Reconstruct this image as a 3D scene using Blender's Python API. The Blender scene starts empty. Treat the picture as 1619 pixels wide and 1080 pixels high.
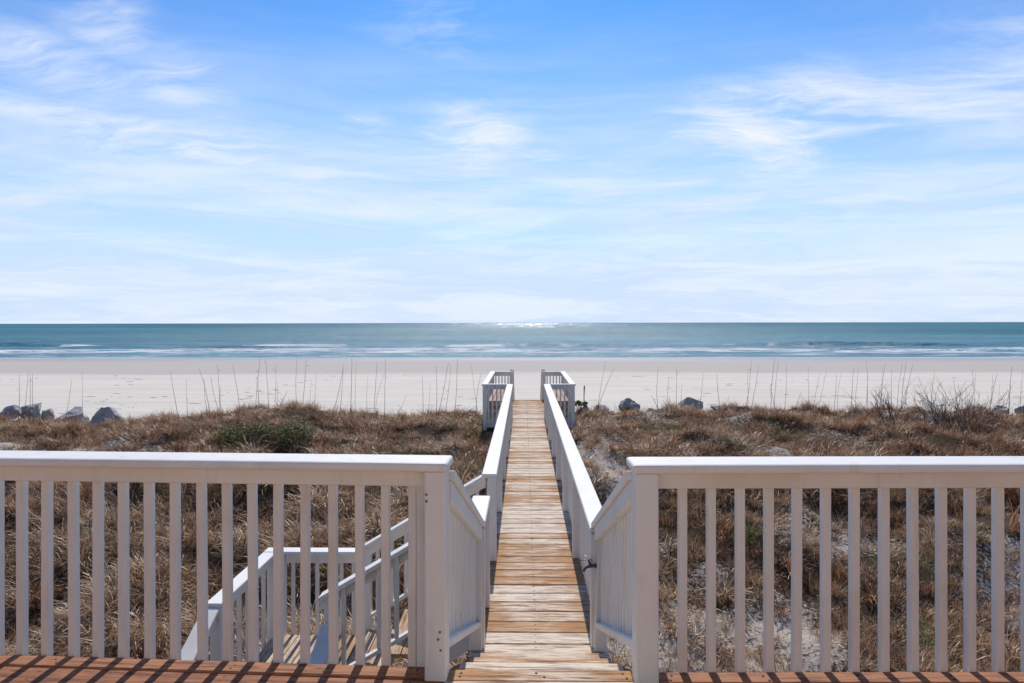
import bpy, bmesh, math, random
from mathutils import Vector, Matrix, noise
R = math.radians
SC = bpy.context.scene
COL = SC.collection

# ------------------------------------------------------------------ camera
EYE = 1.49                      # eye height above the deck boards (deck top is z = 0)
cd = bpy.data.cameras.new('camera'); cam = bpy.data.objects.new('camera', cd); COL.objects.link(cam)
cd.sensor_width = 36; cd.lens = 36*1080/1619; cd.shift_y = -0.01834; cd.clip_start = 0.05; cd.clip_end = 60000
cam.matrix_world = Matrix.Translation((0, 0, EYE)) @ Matrix.Rotation(0.0176, 4, 'Z') @ Matrix.Rotation(R(90), 4, 'X') @ Matrix.Rotation(-0.0017, 4, 'Z')
SC.camera = cam

# ------------------------------------------------------------------ sky, sun, exposure
SUN_EL = 47.0
W = bpy.data.worlds.new('World'); SC.world = W; W.use_nodes = True
def build_world():
    nt = W.node_tree; nt.nodes.clear(); N = nt.nodes.new; L = nt.links.new
    out = N('ShaderNodeOutputWorld'); bg = N('ShaderNodeBackground'); bg.inputs[1].default_value = 0.105
    sky = N('ShaderNodeTexSky'); sky.sky_type = 'NISHITA'; sky.sun_disc = False
    sky.sun_elevation = R(SUN_EL); sky.sun_rotation = 0.0
    sky.air_density = 1.0; sky.dust_density = 0.25; sky.ozone_density = 3.0; sky.altitude = 0
    tc = N('ShaderNodeTexCoord')
    def math_(op, a, b=None, clamp=False):
        m = N('ShaderNodeMath'); m.operation = op; m.use_clamp = clamp
        for i, v in enumerate((a, b)):
            if v is None: continue
            if isinstance(v, (int, float)): m.inputs[i].default_value = v
            else: L(v, m.inputs[i])
        return m.outputs[0]
    def vmul(v, s):
        m = N('ShaderNodeVectorMath'); m.operation = 'MULTIPLY'; L(v, m.inputs[0]); m.inputs[1].default_value = s; return m.outputs[0]
    def vadd(v, s):
        m = N('ShaderNodeVectorMath'); m.operation = 'ADD'; L(v, m.inputs[0])
        if isinstance(s, tuple): m.inputs[1].default_value = s
        else: L(s, m.inputs[1])
        return m.outputs[0]
    def ns(v, scale, detail=8, rough=0.6, dist=0.0):
        n = N('ShaderNodeTexNoise'); L(v, n.inputs['Vector']); n.inputs['Scale'].default_value = scale
        n.inputs['Detail'].default_value = detail; n.inputs['Roughness'].default_value = rough; n.inputs['Distortion'].default_value = dist
        return n
    def ramp(v, a, b, to0=0.0, to1=1.0):
        m = N('ShaderNodeMapRange'); m.interpolation_type = 'SMOOTHSTEP'; L(v, m.inputs[0])
        for i, q in enumerate((a, b, to0, to1)): m.inputs[i+1].default_value = q
        return m.outputs[0]
    D = tc.outputs['Generated']
    sep = N('ShaderNodeSeparateXYZ'); L(D, sep.inputs[0])
    # cloud sheet: directions projected on a high plane, so cirrus foreshorten towards the horizon
    zz = math_('ADD', math_('MAXIMUM', sep.outputs[2], 0.0), 0.12)
    cmb = N('ShaderNodeCombineXYZ')
    L(math_('DIVIDE', sep.outputs[0], zz), cmb.inputs[0]); L(math_('DIVIDE', sep.outputs[1], zz), cmb.inputs[1])
    P = cmb.outputs[0]
    warp = ns(P, 0.9, 4, 0.6)
    P2 = vadd(P, vmul(warp.outputs['Color'], (0.9, 0.6, 0.0)))
    fib = ns(vmul(P2, (0.75, 2.1, 1.0)), 1.15, 11, 0.62, 0.6)       # fibres
    mass = ns(P, 0.42, 5, 0.55, 0.3)
    cir = math_('MULTIPLY', ramp(fib.outputs[0], 0.44, 0.74), ramp(mass.outputs[0], 0.50, 0.64))
    # larger cirrus banks where the sky carries them (great-circle neighbourhoods of directions)
    def bank(px, py, sx, sy, rot=0.0):
        d = Vector(((px-828.5)/1080, 1, -(py-510.5)/1080)).normalized()
        v = vadd(D, tuple(-d)); m = N('ShaderNodeMapping'); L(v, m.inputs[0]); m.inputs['Rotation'].default_value = (0, rot, 0); m.inputs['Scale'].default_value = (1080/sx, 1.2, 1080/sy)
        ln = N('ShaderNodeVectorMath'); ln.operation = 'LENGTH'; L(m.outputs[0], ln.inputs[0])
        return ramp(ln.outputs['Value'], 1.0, 0.15)
    banks = None
    for a in BANKS:
        b = math_('MULTIPLY', bank(*a[:5]), a[5])
        banks = b if banks is None else math_('MAXIMUM', banks, b)
    fine = ns(vmul(P2, (0.8, 2.2, 1.0)), 2.3, 13, 0.68, 0.35)
    bk = math_('MULTIPLY', banks, ramp(math_('ADD', fine.outputs[0], math_('MULTIPLY', banks, 0.15)), 0.45, 0.84))
    # thin high veil that thickens low over the sea, combed into broken streaks
    wv = vadd(vmul(D, (2.4, 2.4, 15.0)), vmul(warp.outputs['Color'], (0.5, 0.5, 1.0)))
    st = ns(wv, 1.5, 9, 0.62, 0.6)
    low = ramp(sep.outputs[2], 0.47, 0.12)
    veil = math_('MULTIPLY', low, ramp(st.outputs[0], 0.28, 0.72, 0.64, 1.0))
    veil = math_('MAXIMUM', veil, ramp(sep.outputs[2], 0.34, 0.04, 0.0, 0.97))
    # deepen the clear blue: contrast about mid brightness, then colour balance
    K = 0.11
    def vs(c, k):
        m = N('ShaderNodeVectorMath'); m.operation = 'SCALE'; L(c, m.inputs[0]); m.inputs['Scale'].default_value = k; return m.outputs[0]
    gm = N('ShaderNodeGamma'); L(vs(sky.outputs[0], K), gm.inputs[0]); gm.inputs[1].default_value = 1.35
    g = N('ShaderNodeMix'); g.data_type = 'RGBA'; g.blend_type = 'MULTIPLY'; g.inputs[0].default_value = 1.0
    cl = N('ShaderNodeVectorMath'); cl.operation = 'MINIMUM'; L(gm.outputs[0], cl.inputs[0]); cl.inputs[1].default_value = (0.85, 0.80, 0.95)
    L(vs(cl.outputs[0], 1/K), g.inputs[6]); g.inputs[7].default_value = SKY_TINT
    mv = N('ShaderNodeMix'); mv.data_type = 'RGBA'; L(veil, mv.inputs[0]); L(g.outputs[2], mv.inputs[6])
    st2 = ns(vadd(vmul(D, (2.0, 2.0, 24.0)), vmul(warp.outputs['Color'], (0.4, 0.4, 1.2))), 1.3, 9, 0.64, 0.5)
    vc = N('ShaderNodeMix'); vc.data_type = 'RGBA'; L(ramp(st2.outputs[0], 0.36, 0.66), vc.inputs[0]); vc.inputs[6].default_value = tuple(c*k for c, k in zip(CLOUD, (0.84, 0.915, 0.99, 1))); vc.inputs[7].default_value = tuple(c*k for c, k in zip(CLOUD, (1.08, 1.05, 1.0, 1)))
    L(vc.outputs[2], mv.inputs[7])
    cover = math_('MAXIMUM', math_('MULTIPLY', cir, 0.28), bk)
    mx = N('ShaderNodeMix'); mx.data_type = 'RGBA'; L(cover, mx.inputs[0]); L(mv.outputs[2], mx.inputs[6]); mx.inputs[7].default_value = CLOUD_HIGH
    L(mx.outputs[2], bg.inputs[0]); L(bg.outputs[0], out.inputs[0])
SKY_TINT = (0.47, 0.99, 1.29, 1)
CLOUD = (6.2, 6.95, 8.35, 1)
CLOUD_HIGH = (7.7, 7.9, 8.5, 1)
#        px    py   half-width half-height tilt strength
BANKS = [(1230, 185, 250, 95, 0.15, 0.95), (1480, 160, 260, 90, 0.0, 0.70), (1250, 250, 110, 60, 0.0, 0.75), (1600, 90, 170, 110, 0.0, 0.5),
         (50, 90, 150, 55, 0.15, 0.85), (285, 120, 110, 70, 0.5, 0.7), (60, 175, 200, 34, 0.12, 0.75), (170, 40, 80, 90, -0.6, 0.6),
         (270, 225, 330, 50, 0.12, 0.8), (755, 215, 150, 85, 0.2, 0.85), (580, 190, 60, 26, 0.1, 0.7), (700, 40, 160, 70, 0.2, 0.5), (470, 280, 150, 40, -0.1, 0.55),
         (860, 245, 120, 22, 0.0, 0.7)]
build_world()
sl = bpy.data.lights.new('sun', 'SUN'); sl.energy = 3.4; sl.angle = R(0.53); sl.color = (1.0, 0.935, 0.85)
so = bpy.data.objects.new('sun', sl); COL.objects.link(so); so.rotation_euler = (-R(90-SUN_EL), 0, 0); so.location = (0, 30, 40)
vs = SC.view_settings; vs.view_transform = 'Standard'; vs.look = 'None'; vs.gamma = 1; vs.use_curve_mapping = False; vs.exposure = 0.22
cy = SC.cycles; cy.max_bounces = 6; cy.diffuse_bounces = 3; cy.glossy_bounces = 2; cy.transmission_bounces = 2; cy.caustics_reflective = False; cy.caustics_refractive = False

# ------------------------------------------------------------------ materials
def mat(name):
    m = bpy.data.materials.new(name); m.use_nodes = True; nt = m.node_tree
    return m, nt, nt.nodes['Principled BSDF'], nt.nodes.new, nt.links.new
def noise_n(N, L, vec, scale, detail=5, rough=0.6, dist=0.0, sc=None):
    if sc:
        mp = N('ShaderNodeMapping'); mp.inputs['Scale'].default_value = sc; L(vec, mp.inputs[0]); vec = mp.outputs[0]
    n = N('ShaderNodeTexNoise'); L(vec, n.inputs['Vector']); n.inputs['Scale'].default_value = scale
    n.inputs['Detail'].default_value = detail; n.inputs['Roughness'].default_value = rough; n.inputs['Distortion'].default_value = dist
    return n.outputs[0]
def mapr(N, L, v, a, b, c=0.0, d=1.0, smooth=True):
    m = N('ShaderNodeMapRange'); m.interpolation_type = 'SMOOTHSTEP' if smooth else 'LINEAR'; L(v, m.inputs[0])
    for i, q in enumerate((a, b, c, d)): m.inputs[i+1].default_value = q
    return m.outputs[0]
def mixc(N, L, f, a, b, mode='MIX'):
    m = N('ShaderNodeMix'); m.data_type = 'RGBA'; m.blend_type = mode
    for i, v in ((0, f), (6, a), (7, b)):
        if isinstance(v, (int, float)): m.inputs[i].default_value = v
        elif isinstance(v, tuple): m.inputs[i].default_value = (*v, 1) if len(v) == 3 else v
        else: L(v, m.inputs[i])
    return m.outputs[2]
def mth(N, L, op, a, b=0.0, clamp=False):
    m = N('ShaderNodeMath'); m.operation = op; m.use_clamp = clamp
    for i, v in enumerate((a, b)):
        if isinstance(v, (int, float)): m.inputs[i].default_value = v
        else: L(v, m.inputs[i])
    return m.outputs[0]
def bump(N, L, h, strength, dist, prev=None):
    b = N('ShaderNodeBump'); L(h, b.inputs['Height']); b.inputs['Strength'].default_value = strength; b.inputs['Distance'].default_value = dist
    if prev is not None: L(prev, b.inputs['Normal'])
    return b.outputs[0]
def objvec(N, L):
    tc = N('ShaderNodeTexCoord'); oi = N('ShaderNodeObjectInfo'); v = N('ShaderNodeVectorMath'); v.operation = 'MULTIPLY_ADD'
    cx = N('ShaderNodeCombineXYZ')
    for i in range(3): L(oi.outputs['Random'], cx.inputs[i])
    L(cx.outputs[0], v.inputs[0]); v.inputs[1].default_value = (37.0, 91.0, 53.0); L(tc.outputs['Object'], v.inputs[2])
    return v.outputs[0], oi.outputs['Random'], tc

def white_paint():
    m, nt, p, N, L = mat('white_paint'); v, rnd, tc = objvec(N, L)
    n1 = noise_n(N, L, v, 3.0, 6, 0.65); n2 = noise_n(N, L, v, 26.0, 5, 0.7)
    base = mixc(N, L, mapr(N, L, n1, 0.35, 0.75), (0.83, 0.805, 0.755), (0.76, 0.73, 0.675))
    base = mixc(N, L, mapr(N, L, rnd, 0, 1, 0.0, 0.35, False), base, (0.745, 0.725, 0.68))
    chips = mapr(N, L, mth(N, L, 'MULTIPLY', mapr(N, L, n2, 0.60, 0.72), mapr(N, L, n1, 0.52, 0.70)), 0.25, 0.9)
    base = mixc(N, L, mth(N, L, 'MULTIPLY', chips, 0.6), base, (0.38, 0.32, 0.26))
    drip = noise_n(N, L, v, 7.0, 6, 0.7, 0.3, (1.6, 1.6, 0.22)); tan = noise_n(N, L, v, 1.4, 4, 0.6)
    base = mixc(N, L, mth(N, L, 'MULTIPLY', mapr(N, L, drip, 0.52, 0.72), 0.32), base, (0.52, 0.47, 0.41))
    base = mixc(N, L, mth(N, L, 'MULTIPLY', mapr(N, L, tan, 0.52, 0.72), 0.38), base, (0.58, 0.47, 0.36))
    L(base, p.inputs['Base Color']); p.inputs['Roughness'].default_value = 0.48; p.inputs['Specular IOR Level'].default_value = 0.35
    grain = noise_n(N, L, v, 14.0, 6, 0.65, 0.2, (1, 1, 0.25))
    L(bump(N, L, grain, 0.40, 0.005), p.inputs['Normal'])
    return m
def wood(name, worn, stain, dark, worn_amt, edge_wear=False, rough=0.7):
    m, nt, p, N, L = mat(name); v, rnd, tc = objvec(N, L)
    grain = noise_n(N, L, v, 9.0, 9, 0.68, 0.6, (0.35, 5.0, 5.0))
    fine = noise_n(N, L, v, 60.0, 5, 0.7, 0.2, (0.12, 3.0, 3.0))
    patch = noise_n(N, L, v, 3.1, 5, 0.62, 0.4, (0.8, 1.6, 1.6))
    streak = noise_n(N, L, v, 5.0, 7, 0.7, 0.8, (0.28, 7.0, 7.0))
    f = mth(N, L, 'ADD', mth(N, L, 'MULTIPLY', grain, 0.55), mth(N, L, 'MULTIPLY', patch, 0.75))
    f = mth(N, L, 'ADD', f, mth(N, L, 'MULTIPLY', streak, 0.55))
    f = mth(N, L, 'ADD', f, mapr(N, L, rnd, 0, 1, -0.24, 0.24, False))
    if edge_wear:       # feet wear the middle of the planks pale, stain survives near the ends
        sp = N('ShaderNodeSeparateXYZ'); L(tc.outputs['Object'], sp.inputs[0])
        ax = mth(N, L, 'ABSOLUTE', sp.outputs[0]); f = mth(N, L, 'ADD', f, mapr(N, L, ax, 0.20, 0.42, 0.04, -0.10))
    f = mapr(N, L, f, 0.76 - worn_amt, 1.14 - worn_amt)
    c = mixc(N, L, f, stain, worn)
    c = mixc(N, L, mth(N, L, 'MULTIPLY', mapr(N, L, grain, 0.52, 0.35), 0.85), c, dark)
    c = mixc(N, L, mth(N, L, 'MULTIPLY', mapr(N, L, fine, 0.52, 0.36), 0.55), c, dark)
    kn = N('ShaderNodeTexVoronoi'); mp = N('ShaderNodeMapping'); mp.inputs['Scale'].default_value = (2.2, 5.5, 0.01); L(v, mp.inputs[0]); L(mp.outputs[0], kn.inputs['Vector']); kn.inputs['Scale'].default_value = 1.0
    c = mixc(N, L, mth(N, L, 'MULTIPLY', mapr(N, L, kn.outputs['Distance'], 0.10, 0.03), 0.7), c, dark)
    L(c, p.inputs['Base Color']); p.inputs['Roughness'].default_value = rough; p.inputs['Specular IOR Level'].default_value = 0.25
    h = mth(N, L, 'ADD', grain, mth(N, L, 'MULTIPLY', fine, 0.6))
    L(bump(N, L, h, 0.55, 0.006), p.inputs['Normal'])
    return m
def plain(name, col, rough=0.6, metal=0.0, var=0.25, scale=8.0, bmp=0.2):
    m, nt, p, N, L = mat(name); v, rnd, tc = objvec(N, L)
    n = noise_n(N, L, v, scale, 6, 0.65)
    L(mixc(N, L, mapr(N, L, n, 0.3, 0.7), tuple(c*(1-var) for c in col), tuple(min(1, c*(1+var)) for c in col)), p.inputs['Base Color'])
    p.inputs['Roughness'].default_value = rough; p.inputs['Metallic'].default_value = metal
    if bmp: L(bump(N, L, n, bmp, 0.01), p.inputs['Normal'])
    return m
def grass_mat(name, c0, c1, c2, green):
    m, nt, p, N, L = mat(name)
    a = N('ShaderNodeAttribute'); a.attribute_type = 'INSTANCER'; a.attribute_name = 'tone'
    oi = N('ShaderNodeObjectInfo'); b = N('ShaderNodeAttribute'); b.attribute_name = 'blade'
    sp = N('ShaderNodeSeparateXYZ'); L(b.outputs['Vector'], sp.inputs[0])
    c = mixc(N, L, mapr(N, L, a.outputs['Fac'], 0.15, 0.8), c0, c1)
    c = mixc(N, L, mapr(N, L, oi.outputs['Random'], 0.55, 1.0, 0, 0.7), c, c2)
    c = mixc(N, L, mth(N, L, 'MULTIPLY', mapr(N, L, sp.outputs[0], 0.25, 1.0, 0.0, 0.75), mapr(N, L, a.outputs['Fac'], -0.1, 0.6, 0.35, 1.0)), c, c2)           # each blade its own fade towards straw
    c = mixc(N, L, mapr(N, L, sp.outputs[0], 0.32, 0.18, 0.0, 0.8), c, (0.075, 0.042, 0.027))      # some blades dark brown, adding painted shadow contrast to the grass
    c = mixc(N, L, mapr(N, L, a.outputs['Fac'], 1.5, 1.6, 0.0, 0.85), c, green)
    nt.nodes.remove(p)
    d = N('ShaderNodeBsdfDiffuse'); t = N('ShaderNodeBsdfTranslucent'); mx = N('ShaderNodeMixShader'); mx.inputs[0].default_value = 0.27
    gl = N('ShaderNodeBsdfGlossy'); gl.inputs['Roughness'].default_value = 0.42; gl.inputs[0].default_value = (0.8, 0.78, 0.72, 1); m2 = N('ShaderNodeMixShader'); m2.inputs[0].default_value = 0.07
    L(c, d.inputs[0]); L(c, t.inputs[0]); L(d.outputs[0], mx.inputs[1]); L(t.outputs[0], mx.inputs[2])
    L(mx.outputs[0], m2.inputs[1]); L(gl.outputs[0], m2.inputs[2]); L(m2.outputs[0], nt.nodes['Material Output'].inputs[0])
    return m
def leaf_mat(name, ca, cb):
    m, nt, p, N, L = mat(name); b = N('ShaderNodeAttribute'); b.attribute_name = 'blade'
    sp = N('ShaderNodeSeparateXYZ'); L(b.outputs['Vector'], sp.inputs[0])
    c = mixc(N, L, sp.outputs[0], ca, cb); L(c, p.inputs['Base Color']); p.inputs['Roughness'].default_value = 0.62; p.inputs['Specular IOR Level'].default_value = 0.2
    t = N('ShaderNodeBsdfTranslucent'); L(c, t.inputs[0]); mx = N('ShaderNodeMixShader'); mx.inputs[0].default_value = 0.25
    L(p.outputs[0], mx.inputs[1]); L(t.outputs[0], mx.inputs[2]); L(mx.outputs[0], nt.nodes['Material Output'].inputs[0])
    return m
def sand_mat():
    m, nt, p, N, L = mat('dune_sand'); tc = N('ShaderNodeTexCoord'); v = tc.outputs['Object']
    a = N('ShaderNodeAttribute'); a.attribute_name = 'litter'
    n1 = noise_n(N, L, v, 2.4, 7, 0.65); n2 = noise_n(N, L, v, 17.0, 6, 0.7); n3 = noise_n(N, L, v, 70.0, 4, 0.7)
    c = mixc(N, L, n1, (0.54, 0.47, 0.395), (0.68, 0.61, 0.53))
    lit = mth(N, L, 'ADD', a.outputs['Fac'], mth(N, L, 'MULTIPLY', mth(N, L, 'SUBTRACT', n2, 0.5), 2.5))
    brown = mixc(N, L, n3, (0.045, 0.031, 0.021), (0.17, 0.115, 0.072))
    c = mixc(N, L, mapr(N, L, lit, 0.30, 0.62), c, brown)
    L(c, p.inputs['Base Color']); p.inputs['Roughness'].default_value = 0.95; p.inputs['Specular IOR Level'].default_value = 0.1
    h = mth(N, L, 'ADD', mth(N, L, 'MULTIPLY', n2, 1.0), mth(N, L, 'MULTIPLY', n3, 0.35))
    L(bump(N, L, h, 0.8, 0.08), p.inputs['Normal'])
    return m
WATER_Y = 126.0
SEA_Z = EYE - 6.5
def beach_mat():
    m, nt, p, N, L = mat('beach_sand'); tc = N('ShaderNodeTexCoord'); v = tc.outputs['Object']
    sp = N('ShaderNodeSeparateXYZ'); L(v, sp.inputs[0])
    big = noise_n(N, L, v, 0.05, 5, 0.6, 0.3, (0.35, 1.0, 1.0)); streak = noise_n(N, L, v, 0.5, 6, 0.62, 0.3, (0.16, 1.0, 1.0)); fine = noise_n(N, L, v, 5.0, 7, 0.7, 0.2, (0.5, 1, 1))
    dry = mixc(N, L, mapr(N, L, streak, 0.3, 0.7), (0.595, 0.54, 0.46), (0.69, 0.63, 0.545))
    dry = mixc(N, L, mapr(N, L, mth(N, L, 'MULTIPLY', mapr(N, L, fine, 0.56, 0.72), mapr(N, L, streak, 0.48, 0.6)), 0.1, 0.9, 0, 0.5), dry, (0.30, 0.265, 0.24))
    wy = mth(N, L, 'ADD', sp.outputs[1], mth(N, L, 'MULTIPLY', mth(N, L, 'SUBTRACT', big, 0.5), 22.0))
    wy = mth(N, L, 'ADD', wy, mth(N, L, 'MULTIPLY', mth(N, L, 'SUBTRACT', streak, 0.5), 6.0))
    damp = mapr(N, L, wy, 78, 84); wet = mapr(N, L, wy, 108, 121)
    c = mixc(N, L, damp, dry, (0.475, 0.43, 0.38)); c = mixc(N, L, wet, c, (0.35, 0.315, 0.28))
    L(c, p.inputs['Base Color']); L(mapr(N, L, wet, 0, 1, 0.92, 0.38), p.inputs['Roughness']); p.inputs['Specular IOR Level'].default_value = 0.25
    ftp = noise_n(N, L, v, 1.7, 6, 0.65, 0.3, (0.6, 1, 1))
    h = mth(N, L, 'MULTIPLY', mth(N, L, 'ADD', ftp, mth(N, L, 'MULTIPLY', fine, 0.3)), mapr(N, L, damp, 0, 1, 1.0, 0.15))
    L(bump(N, L, h, 0.6, 0.10), p.inputs['Normal'])
    return m
def sea_mat():
    m, nt, p, N, L = mat('sea_water'); tc = N('ShaderNodeTexCoord'); v = tc.outputs['Object']
    sp = N('ShaderNodeSeparateXYZ'); L(v, sp.inputs[0]); Y = sp.outputs[1]
    deep = mapr(N, L, Y, 135, 420)
    c = mixc(N, L, deep, (0.085, 0.25, 0.33), (0.010, 0.155, 0.195))
    c = mixc(N, L, mapr(N, L, Y, 700, 6000), c, (0.012, 0.100, 0.140))
    swell = noise_n(N, L, v, 0.02, 4, 0.6, 0.3, (0.25, 1, 1)); c = mixc(N, L, mapr(N, L, swell, 0.35, 0.7, 0.0, 0.45), c, (0.010, 0.085, 0.15))
    sw1 = noise_n(N, L, v, 0.0045, 9, 0.74, 0.4, (0.10, 1, 1)); sw2 = noise_n(N, L, v, 0.035, 7, 0.72, 0.4, (0.12, 1, 1))
    chop_shade = mth(N, L, 'ADD', mth(N, L, 'MULTIPLY', sw1, 0.6), mth(N, L, 'MULTIPLY', sw2, 0.4)); chop_shade = mapr(N, L, chop_shade, 0.42, 0.58, 0, 1, False)
    c = mixc(N, L, mapr(N, L, chop_shade, 0.5, 1.0, 0, 0.6), c, (0.045, 0.26, 0.33)); c = mixc(N, L, mapr(N, L, chop_shade, 0.5, 0.0, 0, 0.75), c, (0.008, 0.075, 0.12))  # light and dark wave faces painted into the water colour as streaks
    # foam: shore wash, spilling breakers and streaks between them
    wob = noise_n(N, L, v, 0.022, 5, 0.6, 0.0, (1.0, 0.4, 1)); lace = noise_n(N, L, v, 0.33, 9, 0.7, 0.8, (0.30, 1.0, 1)); tex = noise_n(N, L, v, 2.2, 6, 0.7, 0.4, (0.4, 1, 1))
    yy = mth(N, L, 'ADD', Y, mth(N, L, 'MULTIPLY', mth(N, L, 'SUBTRACT', wob, 0.5), 34.0))
    def band(a, b, s): return mth(N, L, 'MULTIPLY', mapr(N, L, yy, a-s, a), mapr(N, L, yy, b+s, b))
    f1 = mth(N, L, 'MULTIPLY', band(150, 168, 6), mapr(N, L, lace, 0.43, 0.56))
    f2 = mth(N, L, 'MULTIPLY', band(128, 150, 5), mapr(N, L, lace, 0.50, 0.66, 0.0, 0.75))
    f3 = mth(N, L, 'MULTIPLY', band(184, 192, 4), mapr(N, L, noise_n(N, L, v, 0.035, 4, 0.6), 0.52, 0.60))
    fe = mapr(N, L, mth(N, L, 'ABSOLUTE', mth(N, L, 'SUBTRACT', mth(N, L, 'ADD', Y, mth(N, L, 'MULTIPLY', wob, 5.0)), WATER_Y+3.6)), 1.4, 0.5, 0, 0.8)
    f = mth(N, L, 'MAXIMUM', mth(N, L, 'MAXIMUM', f1, f2), mth(N, L, 'MAXIMUM', f3, fe))
    f = mth(N, L, 'MULTIPLY', f, mapr(N, L, tex, 0.25, 0.5, 0.55, 1.0))
    c = mixc(N, L, f, c, (0.80, 0.82, 0.83))
    w1 = noise_n(N, L, v, 0.22, 6, 0.62, 0.3, (0.4, 1, 1)); w2 = noise_n(N, L, v, 1.3, 6, 0.66, 0.4, (0.6, 1, 1)); w3 = noise_n(N, L, v, 0.045, 4, 0.6, 0.3, (0.3, 1, 1))
    h = mth(N, L, 'ADD', mth(N, L, 'MULTIPLY', w1, 1.6), mth(N, L, 'MULTIPLY', w2, 0.5)); h = mth(N, L, 'ADD', h, mth(N, L, 'MULTIPLY', w3, 5.0))
    nr = bump(N, L, h, 1.0, 1.0)
    # a rough sea shows the eye mostly wave faces tilted towards it, so it never mirrors as strongly as a flat sheet
    nt.nodes.remove(p); d = N('ShaderNodeBsdfDiffuse'); g = N('ShaderNodeBsdfGlossy'); g.inputs['Roughness'].default_value = 0.22
    L(c, d.inputs[0]); L(nr, d.inputs['Normal']); L(nr, g.inputs['Normal'])
    fr = N('ShaderNodeFresnel'); fr.inputs['IOR'].default_value = 1.33; L(nr, fr.inputs['Normal'])
    k = mth(N, L, 'MULTIPLY', mth(N, L, 'MINIMUM', fr.outputs[0], mapr(N, L, chop_shade, 0, 1, 0.10, 0.26, False)), mth(N, L, 'SUBTRACT', 1.0, f))
    mx = N('ShaderNodeMixShader'); L(k, mx.inputs[0]); L(d.outputs[0], mx.inputs[1]); L(g.outputs[0], mx.inputs[2]); L(mx.outputs[0], nt.nodes['Material Output'].inputs[0])
    return m
def rock_mat():
    m, nt, p, N, L = mat('rock'); v, rnd, tc = objvec(N, L)
    n1 = noise_n(N, L, v, 2.2, 7, 0.65, 0.6); n2 = noise_n(N, L, v, 9.0, 7, 0.7)
    c = mixc(N, L, mapr(N, L, n1, 0.35, 0.65), (0.25, 0.245, 0.24), (0.55, 0.53, 0.50)); c = mixc(N, L, mapr(N, L, n2, 0.54, 0.64, 0, 0.85), c, (0.62, 0.60, 0.57))
    c = mixc(N, L, mapr(N, L, rnd, 0, 1, 0, 0.35, False), c, (0.34, 0.31, 0.275))
    L(c, p.inputs['Base Color']); p.inputs['Roughness'].default_value = 0.9; L(bump(N, L, mth(N, L, 'ADD', n1, n2), 0.7, 0.06), p.inputs['Normal'])
    return m
M = {
 'paint': white_paint(),
 'deck': wood('stained_deck_wood', (0.40, 0.175, 0.085), (0.27, 0.100, 0.046), (0.09, 0.035, 0.02), 0.04),
 'plank': wood('weathered_plank', (0.80, 0.69, 0.57), (0.48, 0.26, 0.12), (0.16, 0.08, 0.04), 0.10, True, 0.85),
 'tread': wood('landing_wood', (0.64, 0.49, 0.36), (0.45, 0.27, 0.15), (0.15, 0.09, 0.055), 0.05, False, 0.8),
 'beam': wood('brown_beam_wood', (0.22, 0.12, 0.075), (0.15, 0.07, 0.04), (0.06, 0.03, 0.02), 0.0),
 'bench': wood('bench_wood', (0.52, 0.36, 0.27), (0.40, 0.24, 0.165), (0.2, 0.11, 0.07), 0.0),
 'rust': plain('rusty_steel', (0.33, 0.15, 0.07), 0.8, 0.1, 0.5, 60),
 'nail': plain('dark_nail', (0.06, 0.045, 0.04), 0.6, 0.5, 0.3, 40),
 'galv': plain('galvanised_metal', (0.10, 0.12, 0.135), 0.4, 0.75, 0.3, 30),
 'steel': plain('bright_steel', (0.6, 0.6, 0.6), 0.35, 0.9, 0.1, 30),
 'stalk': plain('dry_stalk', (0.17, 0.125, 0.085), 0.8, 0, 0.35, 5),
 'twig': plain('bare_twig', (0.115, 0.085, 0.07), 0.85, 0, 0.35, 5),
 'drift': plain('driftwood', (0.25, 0.22, 0.195), 0.9, 0, 0.35, 12, 0.5),
 'wrack': plain('dark_wrack', (0.11, 0.085, 0.065), 0.9, 0, 0.4, 9),
 'rock': rock_mat(), 'sand': sand_mat(), 'beach': beach_mat(), 'sea': sea_mat(),
 'long': grass_mat('long_dry_grass', (0.41, 0.180, 0.076), (0.52, 0.300, 0.155), (0.78, 0.60, 0.41), (0.19, 0.185, 0.065)),
 'short': grass_mat('short_dry_grass', (0.31, 0.14, 0.065), (0.48, 0.26, 0.13), (0.72, 0.49, 0.30), (0.20, 0.27, 0.06)),
 'leaf': leaf_mat('evergreen_leaf', (0.075, 0.085, 0.032), (0.26, 0.25, 0.10)),
}

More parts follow.
